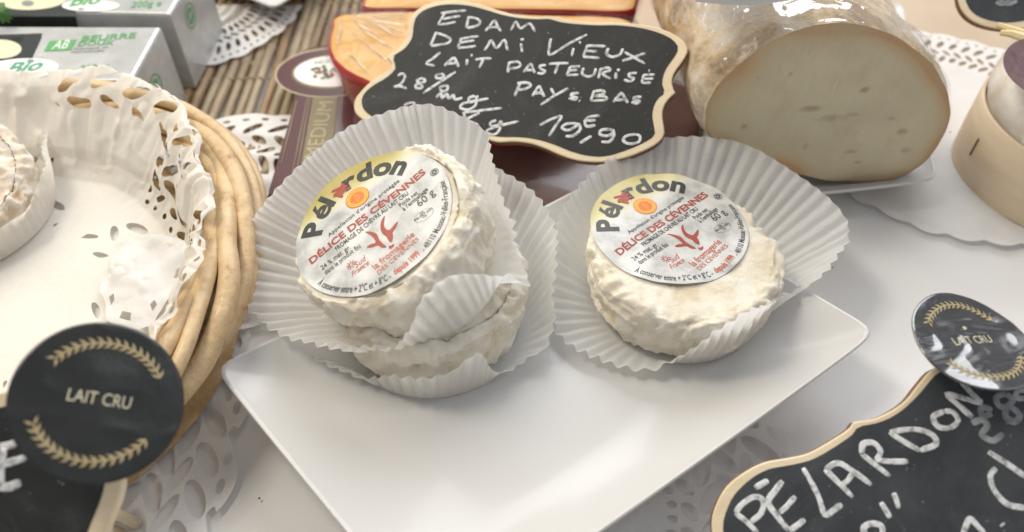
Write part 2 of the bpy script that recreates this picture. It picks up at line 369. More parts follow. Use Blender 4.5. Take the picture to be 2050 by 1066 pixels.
# ------------------------------------------------------------------ wicker basket
BC = np.array([-16.8, 16.0]); BR = 7.9
bk = thing('wicker_basket', 'round basket of thick peeled willow rods lined with a crumpled paper doily', 'basket', (BC[0], BC[1], 0))
mb = MB(); V = [[BC[0], BC[1], .35]]; F_ = []
for i in range(64):
    a = 2*math.pi*i/64; V.append([BC[0]+7.6*math.cos(a), BC[1]+7.6*math.sin(a), .35])
for i in range(64): F_.append((0, 1+i, 1+(i+1) % 64))
mesh('base', V, F_, m_rod, bk)
ns = 9
for s in range(ns):
    th = np.linspace(0, 2*math.pi, 361)[:-1]; ph = 2*math.pi*s/ns+2*th+.3*np.sin(th*3+s); mr = .66+.10*np.sin(th*5+s*1.7)
    tw_ = (th+math.pi)%(2*math.pi)-math.pi; rr = BR+.95*(3*np.clip(tw_/.9, 0, 1)**2-2*np.clip(tw_/.9, 0, 1)**3)*np.clip((2.9-tw_)/.9, 0, 1)+mr*np.cos(ph); zz = 3.4+mr*1.25*np.sin(ph)
    P = np.stack([BC[0]+rr*np.cos(th), BC[1]+rr*np.sin(th), zz], 1); P += .06*np.stack([vn(P, .5, s), vn(P, .5, s+20), vn(P, .5, s+40)], 1)
    rad = (.275+.05*math.sin(s*2.3))*(1+.10*vn(P, .35, s+5)+.03*vn(P, 1.6, s+9)); mb = MB(); tube(mb, P, rad, 14, True); mb.build('rod', m_rod, bk)
for s in range(5):
    th = np.linspace(0, 2*math.pi, 241)[:-1]; P = np.stack([BC[0]+(6.5+s*.22+.2*np.cos(th*24+s*math.pi))*np.cos(th), BC[1]+(6.5+s*.22+.2*np.cos(th*24+s*math.pi))*np.sin(th), .35+s*.55+0*th], 1)
    mb = MB(); tube(mb, P, .27, 8, True); mb.build('weaver', m_rod, bk)
# crumpled doily lining
a_ = np.linspace(0, 2*math.pi, 97)[:-1]; V = [[BC[0], BC[1], 2.22]]+[[BC[0]+5.9*math.cos(a), BC[1]+5.9*math.sin(a), 2.25] for a in a_]
setp(mesh('paper_liner', V, [(0, 1+i, 1+(i+1) % 96) for i in range(96)], m_doily, origin=(BC[0], BC[1], .9)), 'plain white paper disc under the lace doily on the floor of the basket', 'paper liner')
R0 = 10.6; nt, nr = 760, 185
th, r = np.meshgrid(np.radians(np.linspace(-75, 175, nt)), np.linspace(.02, R0*1.005, nr), indexing='ij')
lf = lace(r, th, R0, 20, deep=7.2); sol = vn(np.stack([np.cos(th)*9, np.sin(th)*9, r], -1), .42, 21)*1.1-.30; lf = np.where(R0*.985-r > .1, np.maximum(lf, sol), lf); uv, Fc = clip_grid(th, r, lf); th, r = uv[:, 0], uv[:, 1]
rho = np.interp(r, [0, 6.0, 7.0, 9.4, 10.0, 10.8], [0, 5.9, 6.5, 7.35, 7.7, 7.95]); z = np.interp(r, [0, 6.0, 7.0, 9.4, 10.0, 10.8], [2.4, 2.5, 2.9, 4.75, 5.0, 4.8]); bk_ = np.clip((th-.5)/.5, 0, 1)*np.clip((r-7.5)/2.5, 0, 1); rho = rho+bk_*1.15; z = z+bk_*.10
z = np.convolve(z, [1], 'same'); w = np.clip((r-5.2)/3.8, 0, 1)
Q = np.stack([np.cos(th)*9, np.sin(th)*9, r*.6], 1); fold = vn(Q, .55, 8)+.5*np.abs(vn(Q, 1.1, 9)); crease = 1-2*np.abs(vn(Q, 1.5, 11))
rho = rho+w*(-.42*np.abs(fold)-.07*crease+.12); z = z+w*(.34*vn(Q, .6, 12)+.05*crease+.16*np.abs(vn(Q, 2.4, 13)))+.05*(1-w)*vn(np.stack([r*np.cos(th), r*np.sin(th), r*0], 1), .5, 3)
V = np.stack([BC[0]+rho*np.cos(th), BC[1]+rho*np.sin(th), z], 1)
o = mesh('basket_doily', V, Fc, m_bdoily, origin=(BC[0], BC[1], 1)); setp(o, 'crumpled white lace doily lining the wicker basket', 'doily')
# folded-over flap of lace inside the basket
pl = Plane(at(300, 580, 3.0), (-.35, -.25, .9))
fl = [(222, 540), (210, 560), (213, 585), (225, 610), (230, 640), (240, 655), (280, 668), (318, 660), (332, 640), (352, 610), (378, 570), (392, 530), (385, 495), (360, 484), (330, 480), (300, 484), (285, 480), (262, 490), (240, 500), (228, 520)]
C0 = catmull([pl.on(*q) for q in fl], 5, True); ctr = C0.mean(0); nr = 22; V = []
for k in range(nr):
    s_ = k/(nr-1)
    for p in C0:
        q = ctr+(p-ctr)*s_; V.append(q)
V = np.array(V); V += pl.n*(.14*vn(V, 1.1, 30)+.07*np.abs(vn(V, 2.4, 31))+.25)[:, None]
ncc = len(C0); Fc = []
random.seed(3)
for k in range(nr-1):
    for i in range(ncc):
        if 15 <= k <= 17 and (i//3) % 4 == 1: continue
        Fc.append((k*ncc+i, k*ncc+(i+1) % ncc, (k+1)*ncc+(i+1) % ncc, (k+1)*ncc+i))
mesh('folded_corner', V, Fc, m_doily, o)
# ------------------------------------------------------------------ porcelain plates
def plate(name, L, Fa, Rr, Ne, z0, zr, label, lip=.28, well=.55, group=None, corner=.12):
    L, Fa, Rr, Ne = [np.array(q[:2], float) for q in (L, Fa, Rr, Ne)]; c = (L+Fa+Rr+Ne)/4
    t_ = thing(name, label, 'plate', (c[0], c[1], z0-.4), group)
    nth = 240
    def ring(s, ex):
        out = []
        for i in range(nth):
            a = 2*math.pi*i/nth; ca, sa = math.cos(a), math.sin(a); rr = (abs(ca)**ex+abs(sa)**ex)**(-1/ex); u, v = rr*ca*s, rr*sa*s
            p = ((L*(1-u)/2+Fa*(1+u)/2)*(1-v)/2+(Ne*(1-u)/2+Rr*(1+u)/2)*(1+v)/2); out.append((p[0], p[1], u, v))
        return np.array(out)
    prof = [(.001, z0)]+[(s, z0) for s in np.linspace(.06, well, 10)]+[(well+(1-well)*s, z0+(zr-z0)*(s**1.8)) for s in np.linspace(.08, .97, 16)]
    prof += [(1.0, zr+.01), (1.006, zr-.04), (1.004, zr-lip*.6), (.985, zr-lip)]+[(.985-(.985-well)*s, (zr-lip)*(1-s)+(z0-.3)*s-.15*math.sin(s*math.pi)) for s in np.linspace(.1, 1, 8)]+[(well*.9, z0-.35), (.3, z0-.35)]
    V = []
    for s, z in prof:
        ex = 2.6+min(s, 1)**2*24; q = ring(s, ex); lift = .22*np.clip(np.abs(q[:, 2]*q[:, 3]), 0, 1)**2*(1 if s > well else 0)
        V.append(np.stack([q[:, 0], q[:, 1], z+lift], 1))
    V = np.vstack(V); Fc = []
    for k in range(len(prof)-1):
        for i in range(nth): j = (i+1) % nth; Fc.append((k*nth+i, k*nth+j, (k+1)*nth+j, (k+1)*nth+i))
    mesh('dish', V, Fc, m_plate, t_)
    mb = MB(); fr = ring(well*.8, 5); tube(mb, np.stack([fr[:, 0], fr[:, 1], 0*fr[:, 0]+(z0-.35)/2+.02], 1), .16, 8, True, flat=(.9, (z0-.3)/2)); mb.build('foot_ring', m_plate, t_)
    return t_
PL = at(432, 742, 2.4)[:2]; PR = at(1752, 672, 2.4)[:2]; PF = np.array([4.0, 22.4]); PN = PL+PR-PF
plate('square_plate', PL, PF, PR, PN, 1.42, 2.4, 'large white porcelain plate with raised corners holding the paper-cupped goat cheeses')
# ------------------------------------------------------------------ cheeses, cups
def cheese_body(name, base, n, R, H, seed, parent, mat=None, flat_r=2.5, lab=None):
    P = Plane(base, n); nth, prof = 230, []
    for s in np.linspace(.02, .86, 14): prof.append((R*s, 0))
    for a in np.linspace(-90, 90, 46): prof.append((R-.42+.42*abs(math.cos(math.radians(a)))**.8, H/2+H/2*math.copysign(abs(math.sin(math.radians(a)))**.55, a)))
    for s in np.linspace(.86, .02, 26): prof.append((R*s, H))
    prof = np.array(prof); k = len(prof); th = np.linspace(0, 2*math.pi, nth, endpoint=False)
    RR = prof[:, 0][None, :]; ZZ = prof[:, 1][None, :]; L = np.stack([RR*np.cos(th)[:, None], RR*np.sin(th)[:, None], ZZ+0*th[:, None]], -1)
    d = np.gradient(prof, axis=0); nn = np.stack([d[:, 1], -d[:, 0]], 1); nn /= np.linalg.norm(nn, axis=1)[:, None]+1e-9
    N = np.stack([nn[None, :, 0]*np.cos(th)[:, None], nn[None, :, 0]*np.sin(th)[:, None], nn[None, :, 1]+0*th[:, None]], -1)
    W = L+.35*np.stack([vn(L, .9, seed), vn(L, .9, seed+1), vn(L, .9, seed+2)], -1)
    ridge = 1-np.abs(vn(W*[1, 1, 1.6], 1.35, seed+3))*2.0; fine = 1-np.abs(vn(W, 3.2, seed+4))*2
    amp = np.where((RR < flat_r) & (ZZ > H*.9), .25, 1.0)
    disp = amp*(.12*ridge+.075*fine+.035*(1-2*np.abs(vn(W, 6.5, seed+5)))+.10*vn(L, .45, seed+6))
    side = (ZZ/H*(1-ZZ/H)*4); disp = disp-.03
    top = np.clip((ZZ/H-.75)*4, 0, 1)*np.clip((RR-R*.75)*2, 0, 1); disp = disp+top*.09*vn(L, 1.2, seed+8)
    L = L+N*disp[..., None]; L[..., :2] *= (.90+.10*np.clip(L[..., 2:3]/H, 0, 1)**.7); 
    if lab is not None:
        lx, ly = (np.array(lab[0])-P.p)@P.x, (np.array(lab[0])-P.p)@P.y; u_ = np.hypot(L[..., 0]-lx, L[..., 1]-ly)/lab[1]; hz = (np.array(lab[0])-P.p)@P.n
        lim = hz-.05-.10*np.clip(u_-.72, 0, 1)**1.5*2.6; L[..., 2] = np.where((u_ < 1.06) & (L[..., 2] > lim), lim, L[..., 2])
    V = P.p+L[..., 0:1]*P.x+L[..., 1:2]*P.y+L[..., 2:3]*P.n
    return mesh(name, V.reshape(-1, 3), grid_faces(nth, k, True), mat or m_rind, parent, attrs={'ridge': ((ridge*.5+.5)*.7+.3*(fine*.5+.5)).ravel()})
# printed label ------------------------------------------------------
m_lab = M('printed_label', (.8, .8, .8), .34, **{'Coat Weight': .25, 'Coat Roughness': .2})
a = nd(m_lab, 'ShaderNodeAttribute'); a.attribute_name = 'gold'; n1 = noise(m_lab, 110, 5, .6); c1 = ramp(m_lab, n1.outputs[0], [(.36, (.40, .41, .40)), (.5, (.58, .58, .56)), (.62, (.68, .68, .66))])
c2 = ramp(m_lab, a.outputs['Fac'], [(0, (.70, .70, .67)), (.25, (.68, .66, .54)), (.6, (.56, .50, .22)), (1, (.44, .37, .11))]); f2 = ramp(m_lab, a.outputs['Fac'], [(0, (0, 0, 0)), (.3, (1, 1, 1))])
lk(m_lab, mix(m_lab, f2.outputs[0], c1.outputs[0], c2.outputs[0]), B(m_lab).inputs['Base Color'])
n2 = noise(m_lab, 170, 3, .5); bump(m_lab, n2.outputs[0], .22, .0012)
m_pdark = M('dark_print', (.035, .035, .03), .4); m_pred = M('brick_red_print', (.36, .055, .035), .4); m_porange = M('orange_red_print', (.55, .11, .05), .4)
m_seal_y = M('seal_yellow', (.80, .50, .06), .4); m_seal_o = M('seal_orange', (.72, .16, .03), .4); m_pwhite = M('white_print', (.8, .8, .78), .4)
def LC(cx, cy):                                    # artwork coordinates of the round label, unit radius
    return ((cx-722)/677., (532-cy)/483.)
def disc(mb, c, r, fn, n=40, serr=0, ry=None, rot=0):
    V = [fn(*c)]
    for i in range(n):
        a = 2*math.pi*i/n; q = r*(1+(serr if i % 2 else 0)); x, y = q*math.cos(a), (ry or q)*math.sin(a) if ry else q*math.sin(a)
        V.append(fn(c[0]+x*math.cos(rot)-y*math.sin(rot), c[1]+x*math.sin(rot)+y*math.cos(rot)))
    mb.add(V, [(0, 1+i, 1+(i+1) % n) for i in range(n)])
def ringm(mb, c, r0, r1, fn, n=40, ax=1, rot=0, a0=0, a1=360):
    V = []
    for i in range(n+1):
        a = math.radians(a0+(a1-a0)*i/n)
        for q in (r0, r1):
            x, y = q*math.cos(a), q*math.sin(a)*ax; V.append(fn(c[0]+x*math.cos(rot)-y*math.sin(rot), c[1]+x*math.sin(rot)+y*math.cos(rot)))
    mb.add(V, [(2*i, 2*i+1, 2*i+3, 2*i+2) for i in range(n)])
def poly(mb, pts, fn, sm=3):
    P = catmull(pts, sm, True) if sm else np.array(pts, float); mb.add([fn(*p) for p in P], [tuple(range(len(P)))])
def label(parent, P, R, seed, rim_drop=.10):
    """P: plane of the cheese top, P.x / P.y = artwork axes"""
    def surf(u, v, h=0.):
        r = math.hypot(u, v); q = np.array([u*3, v*3, seed*1.7]); z = .042*float(vn(q, .9, seed))+.008*float(vn(q, 2.0, seed+1))+max(0, r-.8)*.28*float(vn(q, 1.3, seed+2))-rim_drop*max(0, r-.72)**1.5*2
        return P.loc(u*R, v*R, z+h)
    nth, nr = 96, 26; V = [surf(0, 0)]; gold = []; g = lambda u, v: max(0, min(1, (-.62*u+.78*v-.40)/.42))
    gold.append(g(0, 0)); Fc = []
    for k in range(1, nr+1):
        for i in range(nth):
            a = 2*math.pi*i/nth; u, v = k/nr*math.cos(a), k/nr*math.sin(a); V.append(surf(u, v)); gold.append(g(u, v))
    for i in range(nth): Fc.append((0, 1+i, 1+(i+1) % nth))
    for k in range(nr-1):
        for i in range(nth): j = (i+1) % nth; Fc.append((1+k*nth+i, 1+(k+1)*nth+i, 1+(k+1)*nth+j, 1+k*nth+j))
    lab = mesh('label', V, Fc, m_lab, parent, attrs={'gold': gold})
    H1, H2, H3, H4 = .010, .014, .018, .022
    f = lambda u, v: surf(u, v, H1)
    D = MB(); Rd_ = MB(); O = MB()
    for ch, ang, rb, h in (('P', 184, .655, .27), ('é', 165.5, .655, .27), ('l', 155, .655, .27), ('r', 128.5, .655, .27), ('d', 113, .65, .27), ('o', 94.5, .655, .27), ('n', 76.5, .655, .27)):
        Vt, Ft, wt = text_geo(ch, .026 if ch == 'é' else .040); a = math.radians(ang); rad = np.array([math.cos(a), math.sin(a)]); tan = np.array([math.sin(a), -math.cos(a)])
        Q = np.array([rad*rb+tan*((x-wt/2)*h*1.12)+rad*(y*h) for x, y in Vt]); D.add([f(*q) for q in Q], Ft)
    # the 'a' drawn as a brushed red goat-like mark
    for st in ([(250, 305), (300, 290), (345, 270), (330, 262), (350, 330), (372, 350), (330, 340), (290, 330), (322, 305)], [(300, 285), (345, 335), (385, 300), (428, 292)], [(285, 345), (330, 318), (375, 268)]):
        p = catmull(st, 4); Q = np.array([surf(*LC(q[0]+8, q[1]), .012) for q in p]); tube(Rd_, Q, 1, 6, flat=(.045, .006), up=P.n)
    def ln(mb, s, A, Bp, h, b=0., bow=0.): text_line(mb, s, LC(*A), LC(*Bp), h, f, b, bow=bow)
    ln(D, "Appellation d'origine protégée", (378, 628), (884, 282), .058, .004)
    ln(Rd_, "DÉLICE DES CÉVENNES", (290, 800), (1108, 244), .100, .028)
    ln(D, "FROMAGE DE CHÈVRE AU LAIT CRU", (497, 728), (1000, 378), .066, .012)
    ln(D, "Poids net", (962, 468), (1085, 382), .066, .006); ln(D, "à l'emballage", (1003, 497), (1172, 370), .066, .006); ln(D, "60 g", (1130, 478), (1243, 400), .105, .002)
    ln(D, "24 % mat. gr.", (408, 842), (618, 716), .070, .006); ln(D, "dans le produit fini", (455, 872), (705, 712), .070, .006)
    ln(O, "la fromagerie", (897, 868), (1158, 664), .095, .010); ln(O, "DES CÉVENNES", (940, 898), (1205, 695), .060, 0)
    text_arc(D, "À conserver entre + 2°C et + 8°C -", 240, 301, .95, .085, f, .008, True)
    text_arc(O, "depuis 1999", 304, 326, .935, .085, f, .020, True)
    text_arc(D, "- 48110 Moissac-Vallée-Française", 328.5, 388, .955, .075, f, .004, True)
    # horns, muzzle
    poly(Rd_, [LC(*q) for q in [(845, 520), (826, 550), (832, 595), (860, 632), (905, 655), (930, 680), (962, 692), (962, 655), (950, 630), (968, 600), (970, 562), (945, 585), (920, 612), (885, 606), (855, 575)]], f)
    poly(Rd_, [LC(*q) for q in [(700, 613), (750, 614), (810, 632), (845, 668), (885, 695), (930, 722), (890, 724), (850, 706), (800, 716), (755, 716), (778, 696), (822, 688), (790, 655), (745, 630)]], f)
    poly(Rd_, [LC(*q) for q in [(948, 714), (968, 716), (985, 704), (992, 716), (980, 732), (960, 734)]], f)
    # sun and script
    c0 = LC(665, 822)
    for k in range(9):
        a = k*2*math.pi/9; tube(O, [surf(c0[0]+q*math.cos(a), c0[1]+q*math.sin(a), .012) for q in (.018, .04, .062)], 1, 5, flat=(.012, .004), up=P.n)
    text_line(O, "Sud", LC(722, 848), LC(798, 792), .085, f, 0, .4); text_line(O, "de", LC(762, 862), LC(792, 842), .045, f, 0, .4); text_line(O, "France", LC(712, 902), (LC(832, 826)), .075, f, 0, .4)
    # recycling ring and health oval
    c = LC(1187, 251); ringm(D, c, .046, .054, f); ringm(D, c, .016, .034, f, a0=20, a1=190); ringm(D, c, .016, .034, f, a0=205, a1=350); poly(D, [(c[0]+.036, c[1]+.02), (c[0]+.006, c[1]+.012), (c[0]+.02, c[1]-.008)], f, 0)
    c = LC(1185, 536); ringm(D, c, .118, .122, f, 48, .62, .62)
    for s, dy in (('FR', .028), ('48.097.001', 0), ('CE', -.028)):
        w = .012*len(s)*1.0; x, y = math.cos(.70), math.sin(.70); o_ = (c[0]-dy*y*1.2, c[1]+dy*x*1.2); text_line(D, s, (o_[0]-x*w, o_[1]-y*w), (o_[0]+x*w, o_[1]+y*w), .030, f, .004)
    D.build('lettering', m_pdark, lab, smooth=False); Rd_.build('lettering', m_pred, lab, smooth=False); O.build('lettering', m_porange, lab, smooth=False)
    # designation seal
    c = LC(530, 370); s = MB(); disc(s, c, .150, f, 72, .06); s.build('seal', m_seal_o, lab, smooth=False)
    s = MB(); disc(s, c, .142, lambda u, v: surf(u, v, H2)); s.build('seal_ring', m_seal_y, lab, smooth=False)
    s = MB(); ringm(s, c, .116, .122, lambda u, v: surf(u, v, H3), 30); disc(s, c, .096, lambda u, v: surf(u, v, H3))
    for k in range(34):
        a = k*2*math.pi/34; ringm(s, (c[0]+.131*math.cos(a), c[1]+.131*math.sin(a)), 0.001, .004, lambda u, v: surf(u, v, H3), 5)
    s.build('seal_centre', m_seal_o, lab, smooth=False)
    s = MB(); h4 = lambda u, v: surf(u, v, H4)
    for k in range(12):
        a = k*2*math.pi/12; disc(s, (c[0]+.08*math.cos(a), c[1]+.08*math.sin(a)), .006, h4, 8)
    for k in range(6):
        a = .7+(k-2.5)*.42; b = (c[0]-.03, c[1]-.025); poly(s, [(b[0], b[1]), (b[0]+.075*math.cos(a-.07), b[1]+.075*math.sin(a-.07)), (b[0]+.075*math.cos(a+.07), b[1]+.075*math.sin(a+.07))], h4, 0)
    s.build('seal_emblem', m_seal_y, lab, smooth=False)
    return lab
def cup(name, rim, base, n, br, label_, npl, seed, parent=None, group=None, amp=.085, belly=.0, mat=None):
    """pleated paper case: base disc, then a pleated wall up to the wandering rim (list of 3-D points)"""
    P = Plane(base, n); t_ = thing(name, label_, 'paper cup', base, group)
    Rm = catmull(np.array(rim), 10, True); rel = Rm-P.p; ang = np.unwrap(np.arctan2(rel@P.y, rel@P.x))
    if ang[-1] < ang[0]: Rm = Rm[::-1]; ang = ang[::-1]
    N = npl*10; d = np.r_[0, np.cumsum(np.linalg.norm(np.diff(np.vstack([Rm, Rm[:1]]), axis=0), axis=1))]
    tt = np.linspace(0, d[-1], N, endpoint=False); Q = np.stack([np.interp(tt, d, np.r_[Rm[:, i], Rm[0, i]]) for i in range(3)], 1)
    ang2 = np.interp(tt, d, np.r_[ang, ang[0]+2*math.pi])
    ang2 = .6*ang2+.4*(ang[0]+2*math.pi*tt/d[-1]+(np.mean(ang2)-np.mean(ang[0]+2*math.pi*tt/d[-1])))
    out = np.outer(np.cos(ang2), P.x)+np.outer(np.sin(ang2), P.y); Bp = P.p+out*br; nt = 26; V = []
    ph = np.arange(N)/10.+.25*vn(np.stack([np.arange(N)/37., np.arange(N)*0, np.arange(N)*0], 1), 1, seed); tri = np.abs((ph % 1)*2-1)*2-1
    tri = np.sign(tri)*np.abs(tri)**.8; am = 1+.6*vn(np.stack([ph*.6, ph*0, ph*0], 1), 1, seed+2)
    for k in range(6): V.append(P.p+out*br*(.1+.9*k/6)+P.n*0.0)
    for k in range(nt):
        t = k/(nt-1); C = Bp*.52+Q*.48+out*belly; X = Bp*(1-t)**2+2*C*t*(1-t)+Q*t*t
        wall = Q-Bp; wall /= np.linalg.norm(wall, axis=1)[:, None]; tan = np.roll(Q, -1, 0)-np.roll(Q, 1, 0); tan /= np.linalg.norm(tan, axis=1)[:, None]; nn = np.cross(tan, wall)
        cr = vn(X, .7, seed+4)*.16*t+vn(X, 1.8, seed+5)*.06*t
        V.append(X+nn*((amp*t**.6*tri*am*(1-.55*np.clip(out@np.array([.85, -.52, 0]), 0, 1)**2*(npl != 64 or seed == 9)))+cr)[:, None]+wall*(.035*t*tri)[:, None])
    V = np.stack(V, 1).reshape(-1, 3); mesh('pleated_wall', V, grid_faces(N, 6+nt, True), mat or m_cup, t_); return t_
def rim3(L, P=None, R=3.0, H=2.4):
    out = []
    for x, y, z in L:
        z = max(z, 1.95)
        if P is not None:
            for k in range(80):
                q = at(x, y, z)-P.p; h = q@P.n; rad = math.hypot(q@P.x, q@P.y)
                if rad > R or h > H+.25: break
                z += .05
        out.append(at(x, y, z))
    return out
# right cheese
ZB = 1.50
RC = at(1372, 500, 3.62); base = np.array([RC[0]+.05, RC[1]-.05, ZB])
r_rim = [(1700, 470, 3.2), (1650, 550, 3.0), (1577, 590, 2.8), (1512, 622, 2.55), (1427, 672, 2.2), (1343, 716, 1.7), (1268, 733, 1.4), (1174, 708, 1.5), (1118, 668, 1.9), (1094, 600, 2.3), (1096, 520, 2.8), (1118, 430, 3.2), (1190, 340, 3.7), (1290, 285, 3.9), (1400, 274, 3.95), (1500, 293, 3.8), (1600, 350, 3.6), (1672, 410, 3.4)]
cup('paper_cup', rim3(r_rim, Plane(base, (0, 0, 1)), 3.2), base, (0, 0, 1), 2.8, 'pleated white paper cup holding the single goat cheese on the right of the plate', 64, 3, group='pleated paper cups')
ch = thing('goat_cheese', 'wrinkled cream goat cheese alone in its paper cup, round label on top', 'cheese', base, 'round goat cheeses')
cheese_body('rind', base+[0, 0, .04], (0, 0, 1), 3.02, 2.06, 11, ch, lab=(at(1339, 451, 3.66), 2.52))
def label_axes(c3, n, a, b):
    p = Plane(c3, n); d = p.on(*b)-p.on(*a); return d
lc = at(1339, 451, 3.66); n0 = (0, 0, 1)
dr = label_axes(lc, n0, (1175+55, 513), (1430, 379)); th_art = math.atan2(LC(1108, 244)[1]-LC(290, 800)[1], LC(1108, 244)[0]-LC(290, 800)[0])
def rot_in(P, d, an):
    d = nrm(d); e = np.cross(P.n, d); return d*math.cos(an)-e*math.sin(an)
Pl0 = Plane(lc, n0); label(ch, Plane(lc, n0, rot_in(Pl0, dr, th_art)), 2.52, 2, .05)
# left stack: lower cheese
LB = at(868, 612, 2.2); lbase = np.array([LB[0], LB[1], ZB])
l_rim = [(1110, 640, 2.6), (1100, 690, 2.3), (1068, 712, 2.0), (1030, 738, 1.75), (988, 742, 2.0), (968, 712, 2.5), (945, 705, 2.6), (905, 738, 2.1), (850, 752, 1.9), (790, 752, 1.85), (735, 762, 1.6), (690, 742, 1.6), (640, 722, 1.6), (575, 690, 1.7), (560, 600, 2.2), (600, 480, 2.8), (700, 400, 3.2), (820, 350, 3.4), (950, 320, 3.6), (1010, 345, 3.6), (1068, 385, 3.5), (1105, 440, 3.3), (1118, 520, 3.0), (1105, 590, 2.8)]
cup('paper_cup', rim3(l_rim, Plane(lbase, (0, 0, 1)), 3.1), lbase, (0, 0, 1), 3.0, 'crumpled pleated paper cup at the bottom of the left stack, on the plate', 64, 9, group='pleated paper cups')
c2 = thing('goat_cheese', 'white goat cheese without visible label, at the bottom of the left stack', 'cheese', lbase, 'round goat cheeses')
cheese_body('rind', lbase+[0, 0, .05], (0, 0, 1), 2.95, 2.2, 23, c2, flat_r=0)
# upper cheese, tilted to the left
nu = nrm((-.36, -.13, .92)); lcu = at(743, 440, 5.75); Pu0 = Plane(lcu, nu)
du = label_axes(lcu, nu, (630, 526), (850, 350)); topc = lcu+Pu0.x*.26-Pu0.y*.10; ubase = topc-nu*2.45
u_rim = [(978, 273, 5.6), (985, 320, 5.5), (1010, 400, 5.2), (1040, 500, 4.9), (1062, 575, 4.6), (1020, 562, 4.8), (968, 552, 4.9), (912, 556, 4.8), (862, 592, 4.5), (822, 648, 4.0), (790, 692, 3.4), (735, 698, 3.2), (630, 690, 3.0), (545, 656, 2.9), (485, 605, 3.0), (466, 550, 3.3), (477, 493, 3.7), (515, 425, 4.2), (590, 340, 4.9), (685, 262, 5.6), (775, 224, 6.0), (854, 208, 6.1), (915, 228, 6.0), (955, 250, 5.8)]
cup('paper_cup', rim3(u_rim, Plane(ubase, nu), 3.25), ubase-nu*.03, nu, 3.0, 'large flared pleated paper cup around the labelled cheese on top of the left stack', 66, 5, group='pleated paper cups', amp=.10)
c3 = thing('goat_cheese', 'goat cheese with round label tilted on top of the left stack', 'cheese', ubase, 'round goat cheeses')
cheese_body('rind', ubase, nu, 2.88, 2.38, 31, c3, lab=(lcu, 2.52))
label(c3, Plane(lcu, nu, rot_in(Pu0, du, th_art)), 2.52, 6, .10)
# cheese in the basket
bb = at(-75, 430, 2.6); bb = np.array([bb[0], bb[1], 2.55]); q_rim = []
for k in range(20):
    a = 2*math.pi*k/20; rr = 3.15+.7*max(0, math.sin(a))**2+.1*math.sin(k*2.1); q_rim.append(bb+[rr*math.cos(a), rr*math.sin(a), 1.3+.1*math.sin(k*1.3)])
nb_ = nrm((.22, -.25, .95))
cup('paper_cup', q_rim, bb, (0, 0, 1), 3.0, 'pleated paper cup around the cheese inside the wicker basket', 60, 15, group='pleated paper cups')
c4 = thing('goat_cheese', 'mottled round cheese inside the wicker basket at the left edge', 'cheese', bb, 'round goat cheeses')
m_rind2 = rind_mat('mottled_rind', (.76, .70, .64), (.70, .58, .42), (.60, .44, .26))
cheese_body('rind', bb+[0, 0, .25], nb_, 2.7, 2.1, 47, c4, m_rind2, 0)
# ------------------------------------------------------------------ chalkboard signs
def board(t_, plane, outer, inner, conv, thick, wm, sm, em):
    O = resample(catmull([plane.on(*conv(*q)) for q in outer], 5, True), 170); n = plane.n
    c = O.mean(0); T = np.roll(O, -1, 0)-np.roll(O, 1, 0); T /= np.linalg.norm(T, axis=1)[:, None]; inw = np.cross(n, T)
    area_ = sum(np.cross(O[i]-c, O[(i+1) % len(O)]-c)@n for i in range(len(O)))
    if area_ < 0: inw = -inw
    k = len(O); V = np.vstack([O+inw*.035, O-n*.035, ]); Fc = [tuple(range(k))]+[(i, (i+1) % k, k+(i+1) % k, k+i) for i in range(k)]
    mesh('frame', V, Fc, wm, t_, smooth=False)
    V = np.vstack([O-n*.036, O-n*thick]); mesh('edge', V, [(i, (i+1) % k, k+(i+1) % k, k+i) for i in range(k)]+[tuple(range(2*k-1, k-1, -1))], em, t_, smooth=False)
    I = resample(catmull([plane.on(*conv(*q)) for q in inner], 5, True), 150); I2 = I+.012*n; k = len(I)
    mesh('board', np.vstack([I2, I-n*.01]), [tuple(range(k))]+[(i, (i+1) % k, k+(i+1) % k, k+i) for i in range(k)], sm, t_, smooth=False)
# Edam sign
cv4 = lambda x, y: (700+x/2.9286, y/2.9286)
pe = Plane(at(1040, 165, 4.8), (-.16, -.50, .85))
es = thing('price_sign', 'black price sign with wavy pale wooden edge reading EDAM DEMI VIEUX', 'price sign', pe.p, 'scalloped chalkboard price signs')
outer = [(215, 335), (250, 308), (300, 270), (330, 220), (338, 170), (348, 115), (375, 75), (420, 40), (490, 14), (580, 4), (680, 8), (780, 30), (880, 62), (980, 87), (1090, 98), (1180, 95), (1230, 106), (1300, 118), (1420, 128), (1560, 130), (1680, 140), (1800, 160), (1900, 200), (1960, 245), (1982, 295), (1962, 345), (1930, 390), (1903, 430), (1890, 470), (1893, 510), (1910, 545), (1880, 570), (1850, 610), (1835, 650), (1835, 700), (1845, 760), (1838, 805), (1790, 850), (1700, 895), (1600, 930), (1480, 950), (1350, 943), (1250, 915), (1150, 872), (1060, 842), (960, 830), (870, 834), (785, 812), (650, 800), (500, 790), (300, 770), (150, 735), (60, 690), (26, 645), (30, 585), (70, 530), (130, 472), (200, 425), (242, 395), (243, 365)]
inner = [(262, 325), (305, 300), (345, 260), (370, 210), (374, 155), (392, 100), (440, 60), (520, 34), (600, 27), (700, 35), (800, 60), (900, 90), (1000, 108), (1100, 115), (1170, 113), (1230, 130), (1320, 142), (1450, 150), (1570, 150), (1700, 165), (1800, 190), (1880, 225), (1922, 268), (1922, 305), (1897, 345), (1858, 400), (1838, 450), (1832, 500), (1848, 545), (1812, 575), (1785, 620), (1774, 680), (1785, 750), (1783, 800), (1700, 850), (1600, 890), (1500, 918), (1400, 915), (1300, 890), (1200, 850), (1100, 820), (1000, 806), (860, 802), (700, 770), (500, 755), (300, 735), (150, 692), (88, 650), (70, 600), (86, 550), (140, 502), (200, 467), (248, 430), (272, 395), (258, 362)]
